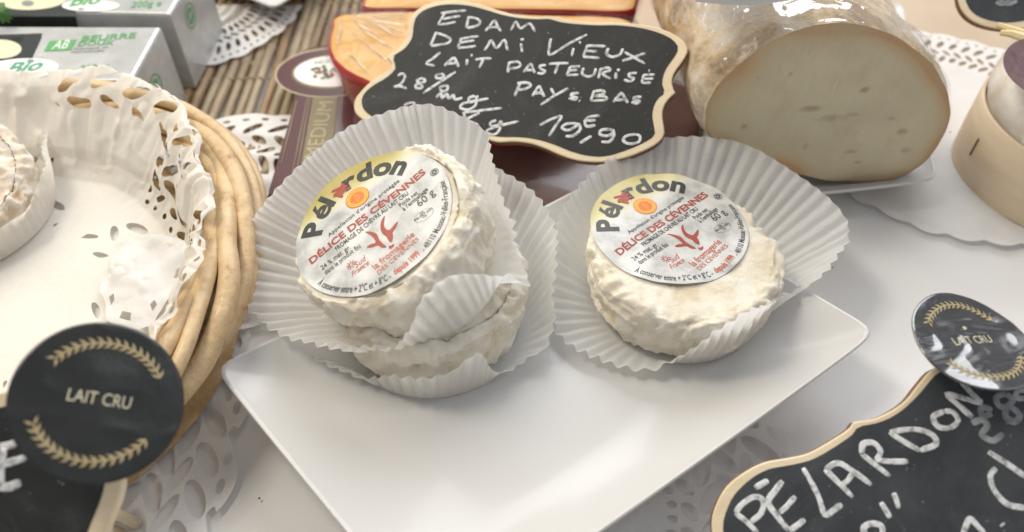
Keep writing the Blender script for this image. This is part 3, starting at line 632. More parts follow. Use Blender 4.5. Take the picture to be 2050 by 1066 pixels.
board(es, pe, outer, inner, cv4, .38, m_wood, m_slate, m_woodedge)
st = [[(535, 80), (600, 72), (682, 64)], [(560, 78), (540, 110), (518, 147)], [(545, 116), (600, 104), (648, 98)], [(518, 147), (570, 142), (622, 131)],
 [(700, 98), (692, 130), (685, 166)], [(697, 103), (745, 112), (766, 132), (745, 154), (688, 168)], [(795, 187), (822, 155), (850, 124), (868, 155), (888, 190)], [(815, 168), (850, 162), (880, 164)], [(945, 183), (975, 132), (1002, 170), (1055, 142), (1088, 190)],
 [(507, 193), (490, 235), (475, 270)], [(500, 194), (560, 212), (592, 236), (568, 258), (478, 272)], [(645, 232), (700, 222), (758, 215)], [(655, 232), (645, 255), (635, 284)], [(645, 255), (690, 246), (732, 240)], [(635, 284), (690, 280), (742, 272)], [(790, 300), (812, 268), (832, 240), (862, 286), (908, 236), (926, 300)], [(1005, 258), (1012, 310)], [(1002, 237), (1022, 232)],
 [(1180, 228), (1172, 275), (1175, 325), (1280, 262), (1392, 205)], [(1313, 285), (1303, 332)], [(1345, 254), (1356, 250)], [(1385, 272), (1440, 271), (1502, 275)], [(1392, 274), (1383, 300), (1368, 335)], [(1382, 302), (1450, 304)], [(1368, 336), (1465, 343)], [(1518, 285), (1506, 318), (1540, 337), (1585, 322), (1602, 288)], [(1610, 308), (1668, 340), (1732, 377)], [(1733, 315), (1660, 340), (1598, 360)],
 [(532, 310), (490, 345), (450, 375), (500, 388)], [(555, 390), (580, 365), (612, 343), (628, 368), (640, 396)], [(570, 376), (630, 374)], [(690, 350), (685, 386)], [(710, 328), (722, 326)], [(738, 352), (785, 347), (832, 346)], [(785, 350), (773, 375), (760, 402)],
 [(935, 368), (932, 400), (928, 430)], [(930, 370), (985, 365), (1002, 385), (980, 400), (935, 405)], [(1020, 427), (1040, 400), (1062, 378), (1074, 405), (1086, 432)], [(1030, 415), (1082, 413)], [(1152, 384), (1115, 390), (1122, 408), (1146, 420), (1130, 434), (1100, 430)], [(1168, 378), (1225, 374), (1284, 373)], [(1224, 376), (1214, 405), (1203, 437)], [(1290, 395), (1352, 391)], [(1292, 396), (1285, 418), (1273, 444)], [(1285, 418), (1335, 413)], [(1273, 444), (1342, 440)],
 [(1372, 400), (1364, 435), (1398, 452), (1432, 440), (1444, 403)], [(1472, 405), (1466, 432), (1458, 462)], [(1465, 410), (1512, 400), (1526, 416), (1482, 434), (1532, 466)], [(1562, 428), (1560, 466)], [(1568, 410), (1584, 416)], [(1685, 430), (1640, 436), (1642, 453), (1667, 462), (1645, 480), (1608, 470)], [(1722, 442), (1790, 440)], [(1724, 443), (1718, 465), (1712, 488)], [(1718, 466), (1782, 463)], [(1712, 488), (1768, 488)], [(1752, 418), (1760, 418)],
 [(283, 447), (308, 434), (326, 455), (298, 498), (262, 512), (295, 508), (336, 522)], [(432, 460), (396, 473), (412, 490), (442, 480), (434, 461)], [(412, 490), (388, 503), (394, 521), (426, 515), (412, 490)], [(535, 437), (508, 443), (512, 462), (548, 458), (550, 440), (535, 437)], [(622, 424), (525, 487), (430, 550)], [(555, 505), (532, 515), (540, 538), (572, 530), (575, 510), (555, 505)],
 [(508, 575), (535, 550), (542, 576), (570, 554), (582, 580), (610, 560), (618, 586), (662, 576)], [(735, 565), (700, 578), (708, 602), (745, 585), (745, 566), (738, 620), (692, 646), (650, 633), (670, 608), (740, 594), (815, 580)],
 [(892, 636), (775, 650), (660, 664)], [(668, 668), (692, 722)], [(762, 664), (690, 702), (722, 722), (756, 737)], [(860, 708), (828, 720), (830, 742), (870, 735), (888, 714), (880, 760), (852, 790), (803, 782), (820, 760), (900, 735), (992, 714)],
 [(1002, 488), (985, 525), (968, 566)], [(982, 490), (1040, 488), (1062, 505), (1030, 524), (988, 530)], [(1070, 567), (1090, 538), (1112, 508), (1126, 540), (1142, 572)], [(1080, 550), (1138, 546)], [(1180, 520), (1202, 560)], [(1282, 520), (1205, 562), (1120, 617)], [(1345, 548), (1300, 554), (1306, 569), (1332, 576), (1320, 586), (1283, 578)], [(1345, 592), (1350, 596)],
 [(1432, 540), (1424, 565), (1413, 592)], [(1425, 540), (1482, 534), (1492, 553), (1440, 565), (1500, 570), (1502, 588), (1413, 594)], [(1545, 602), (1568, 575), (1592, 549), (1612, 575), (1632, 607)], [(1555, 590), (1622, 586)], [(1712, 570), (1670, 575), (1672, 589), (1700, 596), (1680, 609), (1652, 600)],
 [(1115, 737), (1175, 705), (1242, 684), (1208, 740), (1168, 801)], [(1340, 728), (1275, 728), (1245, 752), (1282, 766), (1325, 745), (1342, 728), (1352, 762), (1312, 798), (1265, 801)], [(1418, 800), (1385, 820), (1350, 841)], [(1468, 680), (1400, 690), (1380, 718), (1392, 744), (1442, 736)], [(1370, 711), (1442, 708)], [(1540, 762), (1480, 764), (1468, 790), (1510, 800), (1545, 780), (1540, 762), (1550, 795), (1522, 834), (1475, 834)], [(1680, 790), (1622, 800), (1605, 828), (1642, 846), (1695, 835), (1702, 803), (1680, 790)], [(320, 622), (350, 606), (380, 608), (372, 630)]]
mb = MB()
for i, s in enumerate(st): ribbon(mb, s, pe, .105, cv4, .012, .014+.0006*(i % 9))
mb.build('handwriting', m_chalk, es)
# PELARDON sign, bottom right
cv8 = lambda x, y: (1200+x/2.107, 560+y/2.107)
pp = Plane(at(1800, 940, 3.6), (-.10, -.45, .88))
ps = thing('price_sign', 'black price sign with pale wooden edge reading PÉLARDON in the bottom right corner', 'price sign', pp.p, 'scalloped chalkboard price signs')
ps_o = [(1450, 368), (1420, 374), (1390, 390), (1340, 450), (1290, 512), (1220, 560), (1140, 593), (1075, 600), (1050, 632), (960, 690), (880, 733), (800, 752), (700, 770), (620, 808), (540, 870), (495, 945), (474, 1020), (485, 1110), (540, 1220), (680, 1330), (900, 1400), (1200, 1400), (1500, 1450), (1900, 1450), (2300, 1300), (2500, 1100), (2500, 850), (2350, 600), (2150, 450), (1900, 380), (1650, 400)]
ps_i = [(1465, 386), (1435, 392), (1405, 415), (1360, 470), (1300, 532), (1230, 582), (1160, 608), (1092, 622), (1066, 655), (980, 714), (895, 760), (805, 783), (715, 800), (640, 840), (572, 905), (538, 970), (522, 1030), (530, 1100), (580, 1190), (700, 1290), (900, 1360), (1200, 1360), (1500, 1410), (1900, 1410), (2260, 1270), (2450, 1090), (2450, 860), (2310, 630), (2130, 490), (1900, 420), (1650, 430)]
board(ps, pp, ps_o, ps_i, cv8, .35, m_wood, m_slate2, m_woodedge)
st2 = [[(572, 985), (618, 1020), (668, 1070)], [(574, 985), (600, 950), (650, 918), (690, 932), (682, 985), (636, 1025)], [(655, 880), (712, 848)], [(772, 850), (742, 890), (712, 940), (750, 1000), (800, 1062)], [(758, 985), (792, 955), (826, 915)], [(800, 1060), (832, 1040), (866, 1012)],
 [(858, 795), (890, 850), (925, 920), (950, 992), (985, 975), (1022, 948)], [(950, 800), (1000, 850), (1068, 918)], [(952, 802), (1005, 775), (1070, 810), (1146, 866)], [(1012, 872), (1045, 850), (1072, 812)],
 [(1104, 735), (1160, 780), (1225, 830)], [(1106, 738), (1112, 695), (1155, 690), (1185, 725), (1165, 765)], [(1165, 762), (1230, 768), (1302, 768)], [(1222, 645), (1285, 685), (1350, 722)], [(1225, 643), (1330, 632), (1402, 655), (1418, 695), (1352, 722)],
 [(1455, 555), (1408, 580), (1430, 622), (1480, 625), (1512, 595), (1490, 560), (1455, 555)], [(1572, 582), (1520, 535), (1464, 484), (1535, 500), (1608, 520), (1570, 480), (1520, 426)],
 [(1186, 940), (1205, 970), (1226, 1006)], [(1240, 900), (1252, 930), (1262, 966)], [(1118, 1075), (1116, 1045), (1150, 1030), (1188, 1040), (1192, 1075), (1160, 1100)], [(1638, 726), (1715, 775), (1800, 835)], [(1672, 795), (1648, 830), (1665, 890), (1720, 948), (1800, 965)],
 [(1533, 1075), (1545, 1040), (1562, 1010), (1590, 1035), (1625, 1075)], [(1695, 1030), (1702, 1038)]]
st2g = [[(1570, 606), (1612, 592), (1636, 618), (1612, 655), (1660, 680), (1702, 650)], [(1655, 552), (1618, 538), (1606, 556), (1622, 574), (1655, 566)], [(1720, 600), (1724, 604)], [(1712, 480), (1672, 498), (1688, 535), (1735, 540), (1772, 575), (1748, 600), (1712, 580), (1716, 540), (1742, 510), (1712, 480)], [(1822, 470), (1765, 470), (1758, 500), (1800, 505), (1822, 540), (1790, 575)]]
mb = MB()
for i, s in enumerate(st2): ribbon(mb, s, pp, .145, cv8, .012, .014+.0006*(i % 9))
mb.build('handwriting', m_chalk, ps)
mb = MB()
for i, s in enumerate(st2g): ribbon(mb, s, pp, .16, cv8, .010, .014+.0006*(i % 9))
mb.build('handwriting', m_chalkgrey, ps)
# bottom-left sign
cv2 = lambda x, y: (x/1.6, 400+y/1.6)
pb = Plane(at(60, 960, 5.6), (.05, -.62, .78))
bs = thing('price_sign', 'black price sign with a large white letter E in the bottom left corner', 'price sign', pb.p, 'scalloped chalkboard price signs')
o2 = [(-420, 640), (-200, 650), (-60, 630), (60, 608), (180, 620), (290, 690), (360, 790), (385, 890), (378, 960), (340, 1060), (310, 1180), (250, 1300), (50, 1380), (-300, 1400), (-500, 1200), (-520, 850)]
i2 = [(-380, 700), (-200, 705), (-60, 680), (60, 655), (170, 665), (260, 725), (318, 810), (336, 890), (322, 960), (280, 1066), (250, 1170), (205, 1250), (50, 1320), (-280, 1340), (-450, 1170), (-460, 870)]
board(bs, pb, o2, i2, cv2, .35, m_wood, m_slate, m_wood)
mb = MB()
for i, s in enumerate([[(28, 790), (48, 780), (66, 772)], [(0, 792), (30, 787), (52, 780)], [(5, 850), (45, 838), (86, 826)], [(-12, 918), (30, 920), (68, 905)], [(14, 795), (6, 850), (2, 918)]]): ribbon(mb, s, pb, .18, cv2, .016, .014+.001*i)
mb.build('handwriting', m_chalk, bs)
# LAIT CRU tags
def tag(c, n, xdir, R, label_, bm, crinkle, tw=1.0, seed=0, outline=None, hole=False):
    P = Plane(c, n, xdir); t_ = thing('round_tag', label_, 'tag', c, 'round LAIT CRU tags')
    def surf(u, v, h=0.):
        q = np.array([u*R, v*R, seed]); return P.loc(u*R, v*R, crinkle*(float(vn(q, .8, seed))+.5*(1-abs(float(vn(q, 1.5, seed+1)))*2))-.10*R*(u*u)*.4+(.16*R*max(0, .55*u-.85*v+.05)**1.4 if hole else 0)+h)
    nth, nr = 110, 30; V = []
    for k in range(nr):
        for i in range(nth):
            a = 2*math.pi*i/nth; s_ = max(.004, k/(nr-1))*(outline(a) if outline else 1); V.append(surf(s_*math.cos(a), s_*math.sin(a)))
    V = np.array(V); K = len(V); V2 = V-P.n*.045; Fc = []
    for k in range(nr-1):
        for i in range(nth): j = (i+1) % nth; Fc.append((k*nth+i, (k+1)*nth+i, (k+1)*nth+j, k*nth+j)); Fc.append((K+k*nth+j, K+(k+1)*nth+j, K+(k+1)*nth+i, K+k*nth+i))
    e = (nr-1)*nth; Fc += [(e+i, K+e+i, K+e+(i+1) % nth, e+(i+1) % nth) for i in range(nth)]
    mesh('card', np.vstack([V, V2]), Fc, bm, t_)
    G = MB(); f = lambda u, v: surf(u, v, .012)
    for a0, a1, s in ((142, 32, 1), (212, 328, -1)):
        n_ = 15; stem = [f(.74*math.cos(math.radians(a0+(a1-a0)*i/30)), .74*math.sin(math.radians(a0+(a1-a0)*i/30))) for i in range(31)]; tube(G, stem, 1, 5, flat=(.014*R, .004), up=P.n)
        dirs = math.copysign(1, a1-a0)
        for i in range(n_+1):
            a = math.radians(a0+(a1-a0)*(i)/n_); b = np.array([math.cos(a), math.sin(a)])*.74; tg = np.array([-math.sin(a), math.cos(a)])*dirs*(-1)
            for sg in ((1, -1)):
                ou = b/.74*sg; d = nrm(tg*.72+ou*.62) if True else tg; pe_ = np.array([-d[1], d[0]]); L = .125
                pts = [b, b+d*L*.45+pe_*.020, b+d*L, b+d*L*.45-pe_*.020]; G.add([f(*p) for p in pts], [(0, 1, 2, 3)])
    G.build('laurel', m_gold, t_, smooth=False)
    T = MB(); text_line(T, 'LAIT CRU', (-.36*tw, -.05), (.36*tw, -.05), .155, f); T.build('lettering', m_tagtext, t_, smooth=False)
    if hole: h = MB(); ringm(h, (.0, .27), .001, .035, lambda u, v: surf(u, v, .012), 14); h.build('pale_dot', m_tagtext, t_)  # small pale disc above the lettering
    return P
tn = nrm(CAM-at(199, 803, 7.2)+np.array([1.0, 3.0, 2.0])); ct = at(199, 803, 7.2); zc = np.dot(ct-CAM, FW)
Rt = 161*zc/F
tag(ct, tn, (math.cos(.13), 0, -math.sin(.13)*1.2), Rt, 'black round card tag reading LAIT CRU in front of the wicker basket', m_black, .035, seed=3, outline=lambda a: 1+.015*math.cos(2*(a-2.2)))
pt = Plane(at(1940, 690, 5.5), (.115, -.055, .99)); e0 = pt.on(1905, 684)-pt.on(1990, 676)
ct2 = pt.on(1948, 684); Rt2 = (pt.on(1822, 660)-ct2); Rt2 = np.linalg.norm(Rt2)*1.0
tag(ct2, pt.n, -e0, Rt2*.95, 'glossy black round tag reading LAIT CRU above the PÉLARDON sign', m_blackgloss, .05, seed=8, hole=True)
# pegs that carry the tags and the front signs
m_peg = m_wood
def stand(plane, c, parent, drop=None):
    mb = MB(); top = c-plane.n*.45; foot = np.array([top[0], top[1]+1.2, .02]); tube(mb, [top, (top+foot)/2, foot], .16, 8); mb.build('support_peg', m_peg, parent)
stand(pp, pp.on(1900, 940), ps); stand(pb, pb.on(60, 960), bs); stand(pb, pb.on(20, 990), bs)
# ------------------------------------------------------------------ butter packs
m_foil = noisy('silver_paper', (.44, .45, .44), (.57, .58, .57), 60, .30, .35, 120, .0012, detail=6, Metallic=.25, **{'Coat Weight': .3})
m_foilside = m_foil
m_dgreen = M('dark_green_print', (.030, .036, .030), .16, **{'Coat Weight': .6}); m_cream = M('cream_print_oval', (.70, .66, .46), .3); m_green = M('green_print', (.10, .34, .12), .4); m_greyp = M('grey_print', (.22, .24, .22), .4); m_teal = M('teal_print', (.08, .32, .20), .35)
def butter(label_, A, Bc, ztop, zbot, length, band_u, which):
    """A back right top corner, Bc front right top corner"""
    A = np.array(A, float); Bc = np.array(Bc, float); d = Bc-A; wv = np.linalg.norm(d[:2]); e = nrm([d[1], -d[0], 0]);
    if e[0] > 0: e = -e
    t_ = thing('butter_pack', label_, 'butter pack', ((A+Bc)/2+e*length/2)*[1, 1, 0]+[0, 0, zbot], 'silver butter packs')
    c = [A, Bc, Bc+e*length, A+e*length]; mb = MB(); b = .12; V = []; n8 = []
    def ring(z, ins):
        out = []
        ctr = sum(c)/4
        for p in c:
            q = p+nrm((p-ctr)*[1, 1, 0])*(-ins*1.4); out.append([q[0], q[1], z])
        return out
    zs = [(zbot, 0), (ztop-b, 0), (ztop-b*.3, b*.3), (ztop, b)]
    for z, i in zs: V += ring(z, i)
    Fc = [(3, 2, 1, 0), (12, 13, 14, 15)]
    for k in range(3):
        for i in range(4): j = (i+1) % 4; Fc.append((k*4+i, k*4+j, (k+1)*4+j, (k+1)*4+i))
    o = mesh('wrapper', V, Fc, m_foil, t_, smooth=False); bv = o.modifiers.new('b', 'BEVEL'); bv.width = .0008; bv.segments = 2
    f = nrm(d*[1, 1, 0]); P = Plane(A+[0, 0, 0], (0, 0, 1)); P.p[2] = ztop
    def uv(u, v, h=.01): p = A+e*u+f*v; return np.array([p[0], p[1], ztop+h])
    return t_, uv, wv, e, f, P
z1 = 4.0; A1 = at(322, 54, z1); B1 = at(248, 160, z1)
# right corner angles: keep the pack rectangular
B1 = A1+nrm([.02, -1, 0])*3.75+[-.1, 0, 0]
t1, uv, wv, e, f, P = butter('nearer silver butter pack printed BEURRE DOUX and Bio, behind the basket', A1, B1, z1, .5, 10.5, 0, 1)
def sheet(mb, pts, h): mb.add([uv(*p, h) for p in pts], [tuple(range(len(pts)))])
px = lambda x, y, h=.012: P.on(x, y, h)
cvb = lambda x, y: (x/4.844, y/4.844)
mb = MB(); mb.add([px(*cvb(*q), .008) for q in [(410, 326), (-900, 366), (-900, 820), (150, 796), (90, 770), (310, 575), (335, 520), (400, 380)]], [tuple(range(8))]); mb.build('printed_band', m_dgreen, t1, smooth=False)
def ell(mb, c, rx, ry, h, n=40, P_=None, conv=cvb, rot=0):
    mb.add([(P_ or P).on(*conv(c[0]+rx*math.cos(a)*math.cos(rot)-ry*math.sin(a)*math.sin(rot), c[1]+rx*math.cos(a)*math.sin(rot)+ry*math.sin(a)*math.cos(rot)), h) for a in np.linspace(0, 2*math.pi, n, endpoint=False)], [tuple(range(n))])
mb = MB(); ell(mb, (0, 480), 210, 92, .014); mb.build('printed_oval', m_cream, t1, smooth=False)
mb = MB(); ell(mb, (170, 680), 400, 105, .014, rot=-.08); mb.build('printed_oval', m_pwhite, t1, smooth=False)
def tline(mb, s, a, b, h, conv=cvb, P_=None, bold=0., shear=0., lift=.02):
    Pq = P_ or P; A_ = Pq.on(*conv(*a), lift); B_ = Pq.on(*conv(*b), lift); x = nrm(B_-A_); y = np.cross(Pq.n, x); L = np.linalg.norm(B_-A_)
    V, Fc, w = text_geo(s, bold, shear); mb.add([A_+x*(q[0]/w*L)+y*(q[1]*h) for q in V], Fc)
mb = MB(); ell(mb, (300, 597), 36, 17, .018); mb.build('printed_dot', m_greyp, t1, smooth=False)
mb = MB(); ell(mb, (205, 742), 36, 15, .018); mb.build('printed_dot', m_greyp, t1, smooth=False)
mb = MB(); tline(mb, 'Bio', (45, 722), (410, 676), .70, bold=.03, shear=.35); mb.build('lettering', m_teal, t1, smooth=False)
mb = MB(); tline(mb, 'BEURRE', (785, 405), (1310, 372), .40, bold=.02); tline(mb, 'DOUX', (752, 452), (1100, 435), .32, bold=.02); tline(mb, '200g e', (775, 700), (1060, 668), .42)
mb.build('lettering', m_green, t1, smooth=False)
mb = MB(); tline(mb, 'Fabriqué en', (715, 490), (1050, 470), .16, bold=.015); tline(mb, 'Normandie', (690, 520), (1010, 502), .16, bold=.015); mb.build('lettering', m_greyp, t1, smooth=False)
mb = MB(); mb.add([px(*cvb(*q), .016) for q in [(485, 402), (745, 388), (690, 490), (425, 503)]], [(0, 1, 2, 3)]); mb.build('organic_mark', m_green, t1, smooth=False)
mb = MB(); tline(mb, 'AB', (500, 482), (650, 474), .62, bold=.0, lift=.022, shear=.1); mb.build('lettering', m_pwhite, t1, smooth=False)
def endmark(t_, A, Bc, z, fy, dist=.012):
    e_ = Plane((A+Bc)/2*[1, 1, 0]+[0, 0, z], nrm([-(Bc-A)[1], (Bc-A)[0], 0]), nrm((A-Bc)*[1, 1, 0]))
    if e_.n[0] < 0: e_ = Plane(e_.p, -e_.n, e_.x*-1)
    mb = MB(); fn = lambda u, v: e_.loc(u*1, v*1, dist); c = (fy, 0); ringm(mb, c, .50, .56, fn); ringm(mb, c, .16, .36, fn, a0=20, a1=185); ringm(mb, c, .16, .36, fn, a0=205, a1=350); mb.build('recycling_mark', m_green, t_, smooth=False)
endmark(t1, A1, B1, 2.55, -.3)
z2 = 4.2; A2 = at(430, -72, z2); B2 = at(340, 28, z2); B2 = np.array([B2[0], B2[1], z2]); A2 = B2+nrm([.04, 1, 0])*4.6; A2[2] = z2
t2, uv, wv, e, f, P = butter('farther butter pack with dark green front band, behind the BEURRE DOUX pack', A2, B2, z2, .5, 11, 0, 2)
mb = MB(); mb.add([px(*cvb(*q), .008) for q in [(130, 138), (-700, 145), (-700, -300), (500, -300), (620, 40), (630, 85), (730, 100), (740, 138)]], [tuple(range(8))]); mb.build('printed_band', m_dgreen, t2, smooth=False)
Ps = Plane(B2, nrm(np.cross(e, (0, 0, 1))) if np.cross(e, (0, 0, 1))[1] < 0 else -nrm(np.cross(e, (0, 0, 1))))
mb = MB(); mb.add([Ps.on(*cvb(*q), .010) for q in [(-700, 158), (735, 162), (775, 330), (775, 560), (-700, 560)]], [tuple(range(5))]); mb.build('printed_band', m_dgreen, t2, smooth=False)
mb = MB(); ell(mb, (310, 10), 330, 90, .014, rot=-.04); mb.build('printed_oval', m_cream, t2, smooth=False)
mb = MB(); ell(mb, (880, 60), 280, 56, .018); mb.build('printed_oval', m_pwhite, t2, smooth=False)
mb = MB(); ell(mb, (270, 38), 60, 28, .018); mb.build('printed_dot', m_greyp, t2, smooth=False)
mb = MB(); ell(mb, (790, 93), 32, 11, .022); mb.build('printed_dot', m_greyp, t2, smooth=False)
mb = MB(); tline(mb, 'Bio', (665, 68), (975, 38), .85, bold=.03, shear=.35, lift=.024); tline(mb, '200g e', (1265, 80), (1560, 62), .5, lift=.02); mb.build('lettering', m_green, t2, smooth=False)
endmark(t2, A2, B2, 3.1, -.6)
# parsley sprig on the far pack
m_leaf = noisy('parsley_leaf', (.03, .10, .015), (.06, .17, .03), 200, .5, .4, 500)
pz = Plane(at(5, 35, 4.5), (0.1, -.5, .85)); sp = thing('parsley_sprig', 'green parsley leaf on the butter packs in the top left corner', 'herb', pz.p)
cb4 = lambda x, y: (x/4.844, y/4.844)
for pts in ([(-60, 20), (40, 20), (45, 60), (90, 75), (70, 100), (125, 130), (95, 150), (120, 180), (85, 185), (95, 225), (50, 200), (20, 230), (-10, 190), (-60, 180)], [(-140, 60), (-60, 10), (-20, 80), (20, 100), (0, 160), (-50, 170), (-110, 150)]):
    C0 = np.array([pz.on(*cb4(*q)) for q in pts]); ctr = C0.mean(0); V = np.vstack([[ctr+pz.n*.25], (C0+ctr)/2+pz.n*.1, C0-pz.n*.05]); k = len(C0)
    mesh('leaf', V, [(0, 1+i, 1+(i+1) % k) for i in range(k)]+[(1+i, 1+k+i, 1+k+(i+1) % k, 1+(i+1) % k) for i in range(k)], m_leaf, sp)
mb = MB(); tube(mb, [pz.on(-20, 20, 0), pz.on(-40, 40, -.05), pz.on(-70, 70, -.2)], .06, 6); mb.build('stem', m_leaf, sp)
# ------------------------------------------------------------------ small far-left plate corner
c0 = at(552, 27, 1.6)[:2]; s1 = nrm([at(450, -25, 1.6)[0]-c0[0], at(450, -25, 1.6)[1]-c0[1], 0])[:2]; s2 = nrm([at(585, 0, 1.6)[0]-c0[0], at(585, 0, 1.6)[1]-c0[1], 0])[:2]
plate('square_plate', c0+s1*11, c0+s1*11+s2*11, c0+s2*11, c0, 1.1, 1.7, 'corner of a white plate on the doily behind the farther butter pack', lip=.2)
# ------------------------------------------------------------------ maroon wrapped cheddar pack
m_taupe = noisy('maroon_film', (.13, .075, .065), (.19, .115, .10), 25, .28, .3, 70, .0015, **{'Coat Weight': .5, 'Coat Roughness': .1})
m_maroon = M('maroon_print', (.085, .022, .022), .3, **{'Coat Weight': .4}); m_olive = M('olive_print', (.21, .165, .07), .35); m_palelet = M('pale_print', (.42, .36, .22), .4); m_darklet = M('mauve_print', (.19, .10, .09), .4)
ZM = 1.5
mk = thing('wrapped_cheese', 'flat cheese pack in maroon film with oval crest and the word MEDIUM', 'cheese pack', at(900, 250, 0))
top = [at(*q, ZM) for q in [(530, 392), (555, 318), (585, 205), (600, 95), (760, 70), (1100, 60), (1420, 180), (1400, 285), (1230, 380), (1180, 430), (1050, 460), (900, 450)]]
top = resample(np.array(top), 80); c = top.mean(0); V = np.vstack([[c], c+(top-c)*.93, c+(top-c)*.985-[0, 0, .05], top-[0, 0, .25], top*[1, 1, 0]+[0, 0, .55]]); k = 80
V[1:1+k, 2] += 0; Fc = [(0, 1+i, 1+(i+1) % k) for i in range(k)]
for r_ in range(3): Fc += [(1+r_*k+i, 1+(r_+1)*k+i, 1+(r_+1)*k+(i+1) % k, 1+r_*k+(i+1) % k) for i in range(k)]
V[1:1+k] += np.stack([0*V[1:1+k, 0], 0*V[1:1+k, 0], .04*vn(V[1:1+k], .6, 2)], 1)*0
mesh('wrapper', V, Fc, m_taupe, mk)
Pm = Plane((0, 0, ZM), (0, 0, 1)); idt = lambda x, y: (x, y)
def mpoly(name, pts, h, m): mb = MB(); mb.add([Pm.on(x, y, h) for x, y in pts], [tuple(range(len(pts)))]); return mb.build(name, m, mk, smooth=False)
mpoly('printed_band', [(538, 384), (592, 200), (612, 165), (715, 165), (705, 260), (668, 420), (560, 420)], .012, m_maroon)
mpoly('printed_band', [(592, 395), (627, 195), (676, 190), (650, 400)], .020, m_olive)
for a_, b_ in (((583, 360), (616, 196)), ((588, 380), (621, 196)), ((655, 340), (680, 190)), ((563, 330), (594, 204))):
    mb = MB(); tube(mb, [Pm.on(*a_, .022), Pm.on(*b_, .022)], .022, 4); mb.build('printed_line', m_palelet, mk)
def mell(name, c_, rx, ry, h, m):
    mb = MB(); ell(mb, c_, rx, ry, h, 48, Pm, idt, -.06); mb.build(name, m, mk, smooth=False)
mell('crest', (660, 147), 110, 50, .028, m_palelet); mell('crest', (660, 147), 106, 47, .034, m_maroon); mell('crest', (664, 146), 80, 34, .040, m_olive); mell('crest', (665, 145), 76, 31, .046, m_pwhite)
mb = MB()
for i in range(26):
    a = random.uniform(0, 6.28); q = random.random()**.5; ell(mb, (655+34*q*math.cos(a), 148+13*q*math.sin(a)), random.uniform(3, 6), random.uniform(2, 3.4), .050+i*.0006, 8, Pm, idt)
mb.build('crest_tree', noisy('tree_print', (.06, .09, .03), (.13, .14, .06), 300, .4, 0), mk, smooth=False)
mb = MB()
for q in ((640, 147), (665, 152), (676, 143)): ell(mb, q, 5, 3.4, .072, 10, Pm, idt)
mb.build('crest_fruit', m_pred, mk, smooth=False)
mb = MB(); tline(mb, 'NOO', (631, 132), (671, 127), .30, idt, Pm, .02, lift=.055); mb.build('lettering', m_greyp, mk, smooth=False)
mb = MB(); tline(mb, 'MEDIUM', (640, 318), (668, 205), .62, idt, Pm, .0, lift=.03); mb.build('lettering', m_palelet, mk, smooth=False)
# ------------------------------------------------------------------ Edam wedges
m_edam = noisy('edam_paste', (.64, .35, .09), (.70, .42, .14), 35, .45, .25, 200, .0006, **{'Subsurface Weight': .15, 'Subsurface Scale': .01}); m_wax = noisy('red_wax', (.42, .015, .02), (.52, .03, .035), 40, .25, .4, 90, .0012, **{'Coat Weight': .6})
m_film = film_mat('cling_film', .8, 60, gain=.14, base=.015); m_filme = film_mat('cling_film_streaked', 1.0, 38, gain=.24, base=.015, st=(.8, 1.6, 1)); m_film2 = film_mat('cling_film_tight', .5, 60, base=.01, gain=.22)
def wedge(label_, toppx, zt, zb, shrink, grp):
    T = resample(catmull([at(x, y, zt) for x, y in toppx], 4, True), 120); c = T.mean(0); t_ = thing('edam_wedge', label_, 'cheese', [c[0], c[1], zb], grp); k = 120
    T = T+[[0, 0, 0]]; V = np.vstack([[c+[0, 0, .0]], c+(T-c)*.96, c+(T-c)*.99-[0, 0, .04]]); mesh('paste', V, [(0, 1+i, 1+(i+1) % k) for i in range(k)]+[(1+i, 1+k+i, 1+k+(i+1) % k, 1+(i+1) % k) for i in range(k)], m_edam, t_)
    R_ = [c+(T-c)*.985-[0, 0, .0], c+(T-c)*1.0-[0, 0, .05]]
    for s in np.linspace(.08, 1, 9): q = c+(T-c)*(1.012-shrink*s**1.3); q[:, 2] = zt-(zt-zb)*s; R_.append(q)
    V = np.vstack(R_); Fc = []
    for r_ in range(len(R_)-1): Fc += [(r_*k+i, (r_+1)*k+i, (r_+1)*k+(i+1) % k, r_*k+(i+1) % k) for i in range(k)]
    mesh('wax_rind', V, Fc, m_wax, t_)
    G = []
    for s in np.linspace(0, 1, 14): q = c+(T-c)*s*1.02; q[:, 2] = zt+.10; G.append(q)
    for s in np.linspace(.1, 1, 8): q = c+(T-c)*(1.045-shrink*s); q[:, 2] = zt+.06-(zt-zb)*s; G.append(q)
    V = np.vstack(G); V += .05*np.stack([vn(V, 1.6, 5), vn(V, 1.6, 6), np.abs(vn(V*[.5, 2.5, 1], 1.6, 7))], 1); Fc = []
    for r_ in range(len(G)-1): Fc += [(r_*k+i, (r_+1)*k+i, (r_+1)*k+(i+1) % k, r_*k+(i+1) % k) for i in range(k)]
    mesh('cling_film', V, Fc, m_filme, t_); return t_
wedge('wedge of Edam with red wax rind and cling film, under the EDAM sign', [(683, 28), (664, 55), (657, 85), (664, 112), (690, 140), (740, 165), (800, 190), (950, 215), (1120, 200), (1250, 130), (1275, 70), (1250, 36), (1100, 30), (850, 22)], 3.6, .9, .10, 'edam wedges')
wedge('farther wedge of Edam with red rind, at the top edge above the EDAM sign', [(726, -30), (728, 0), (735, 16), (850, 16), (1000, 18), (1150, 20), (1250, 22), (1275, 5), (1260, -60), (1000, -80), (800, -70)], 3.6, .6, .10, 'edam wedges')
m_crease = film_mat('cling_film_crease', .2, 60, gain=1.0, base=.45)
pw = Plane((0, 0, 3.78), (0, 0, 1)); ew = bpy.data.objects['edam_wedge']; cv3 = lambda x, y: (450+x/2.665, y/2.665)
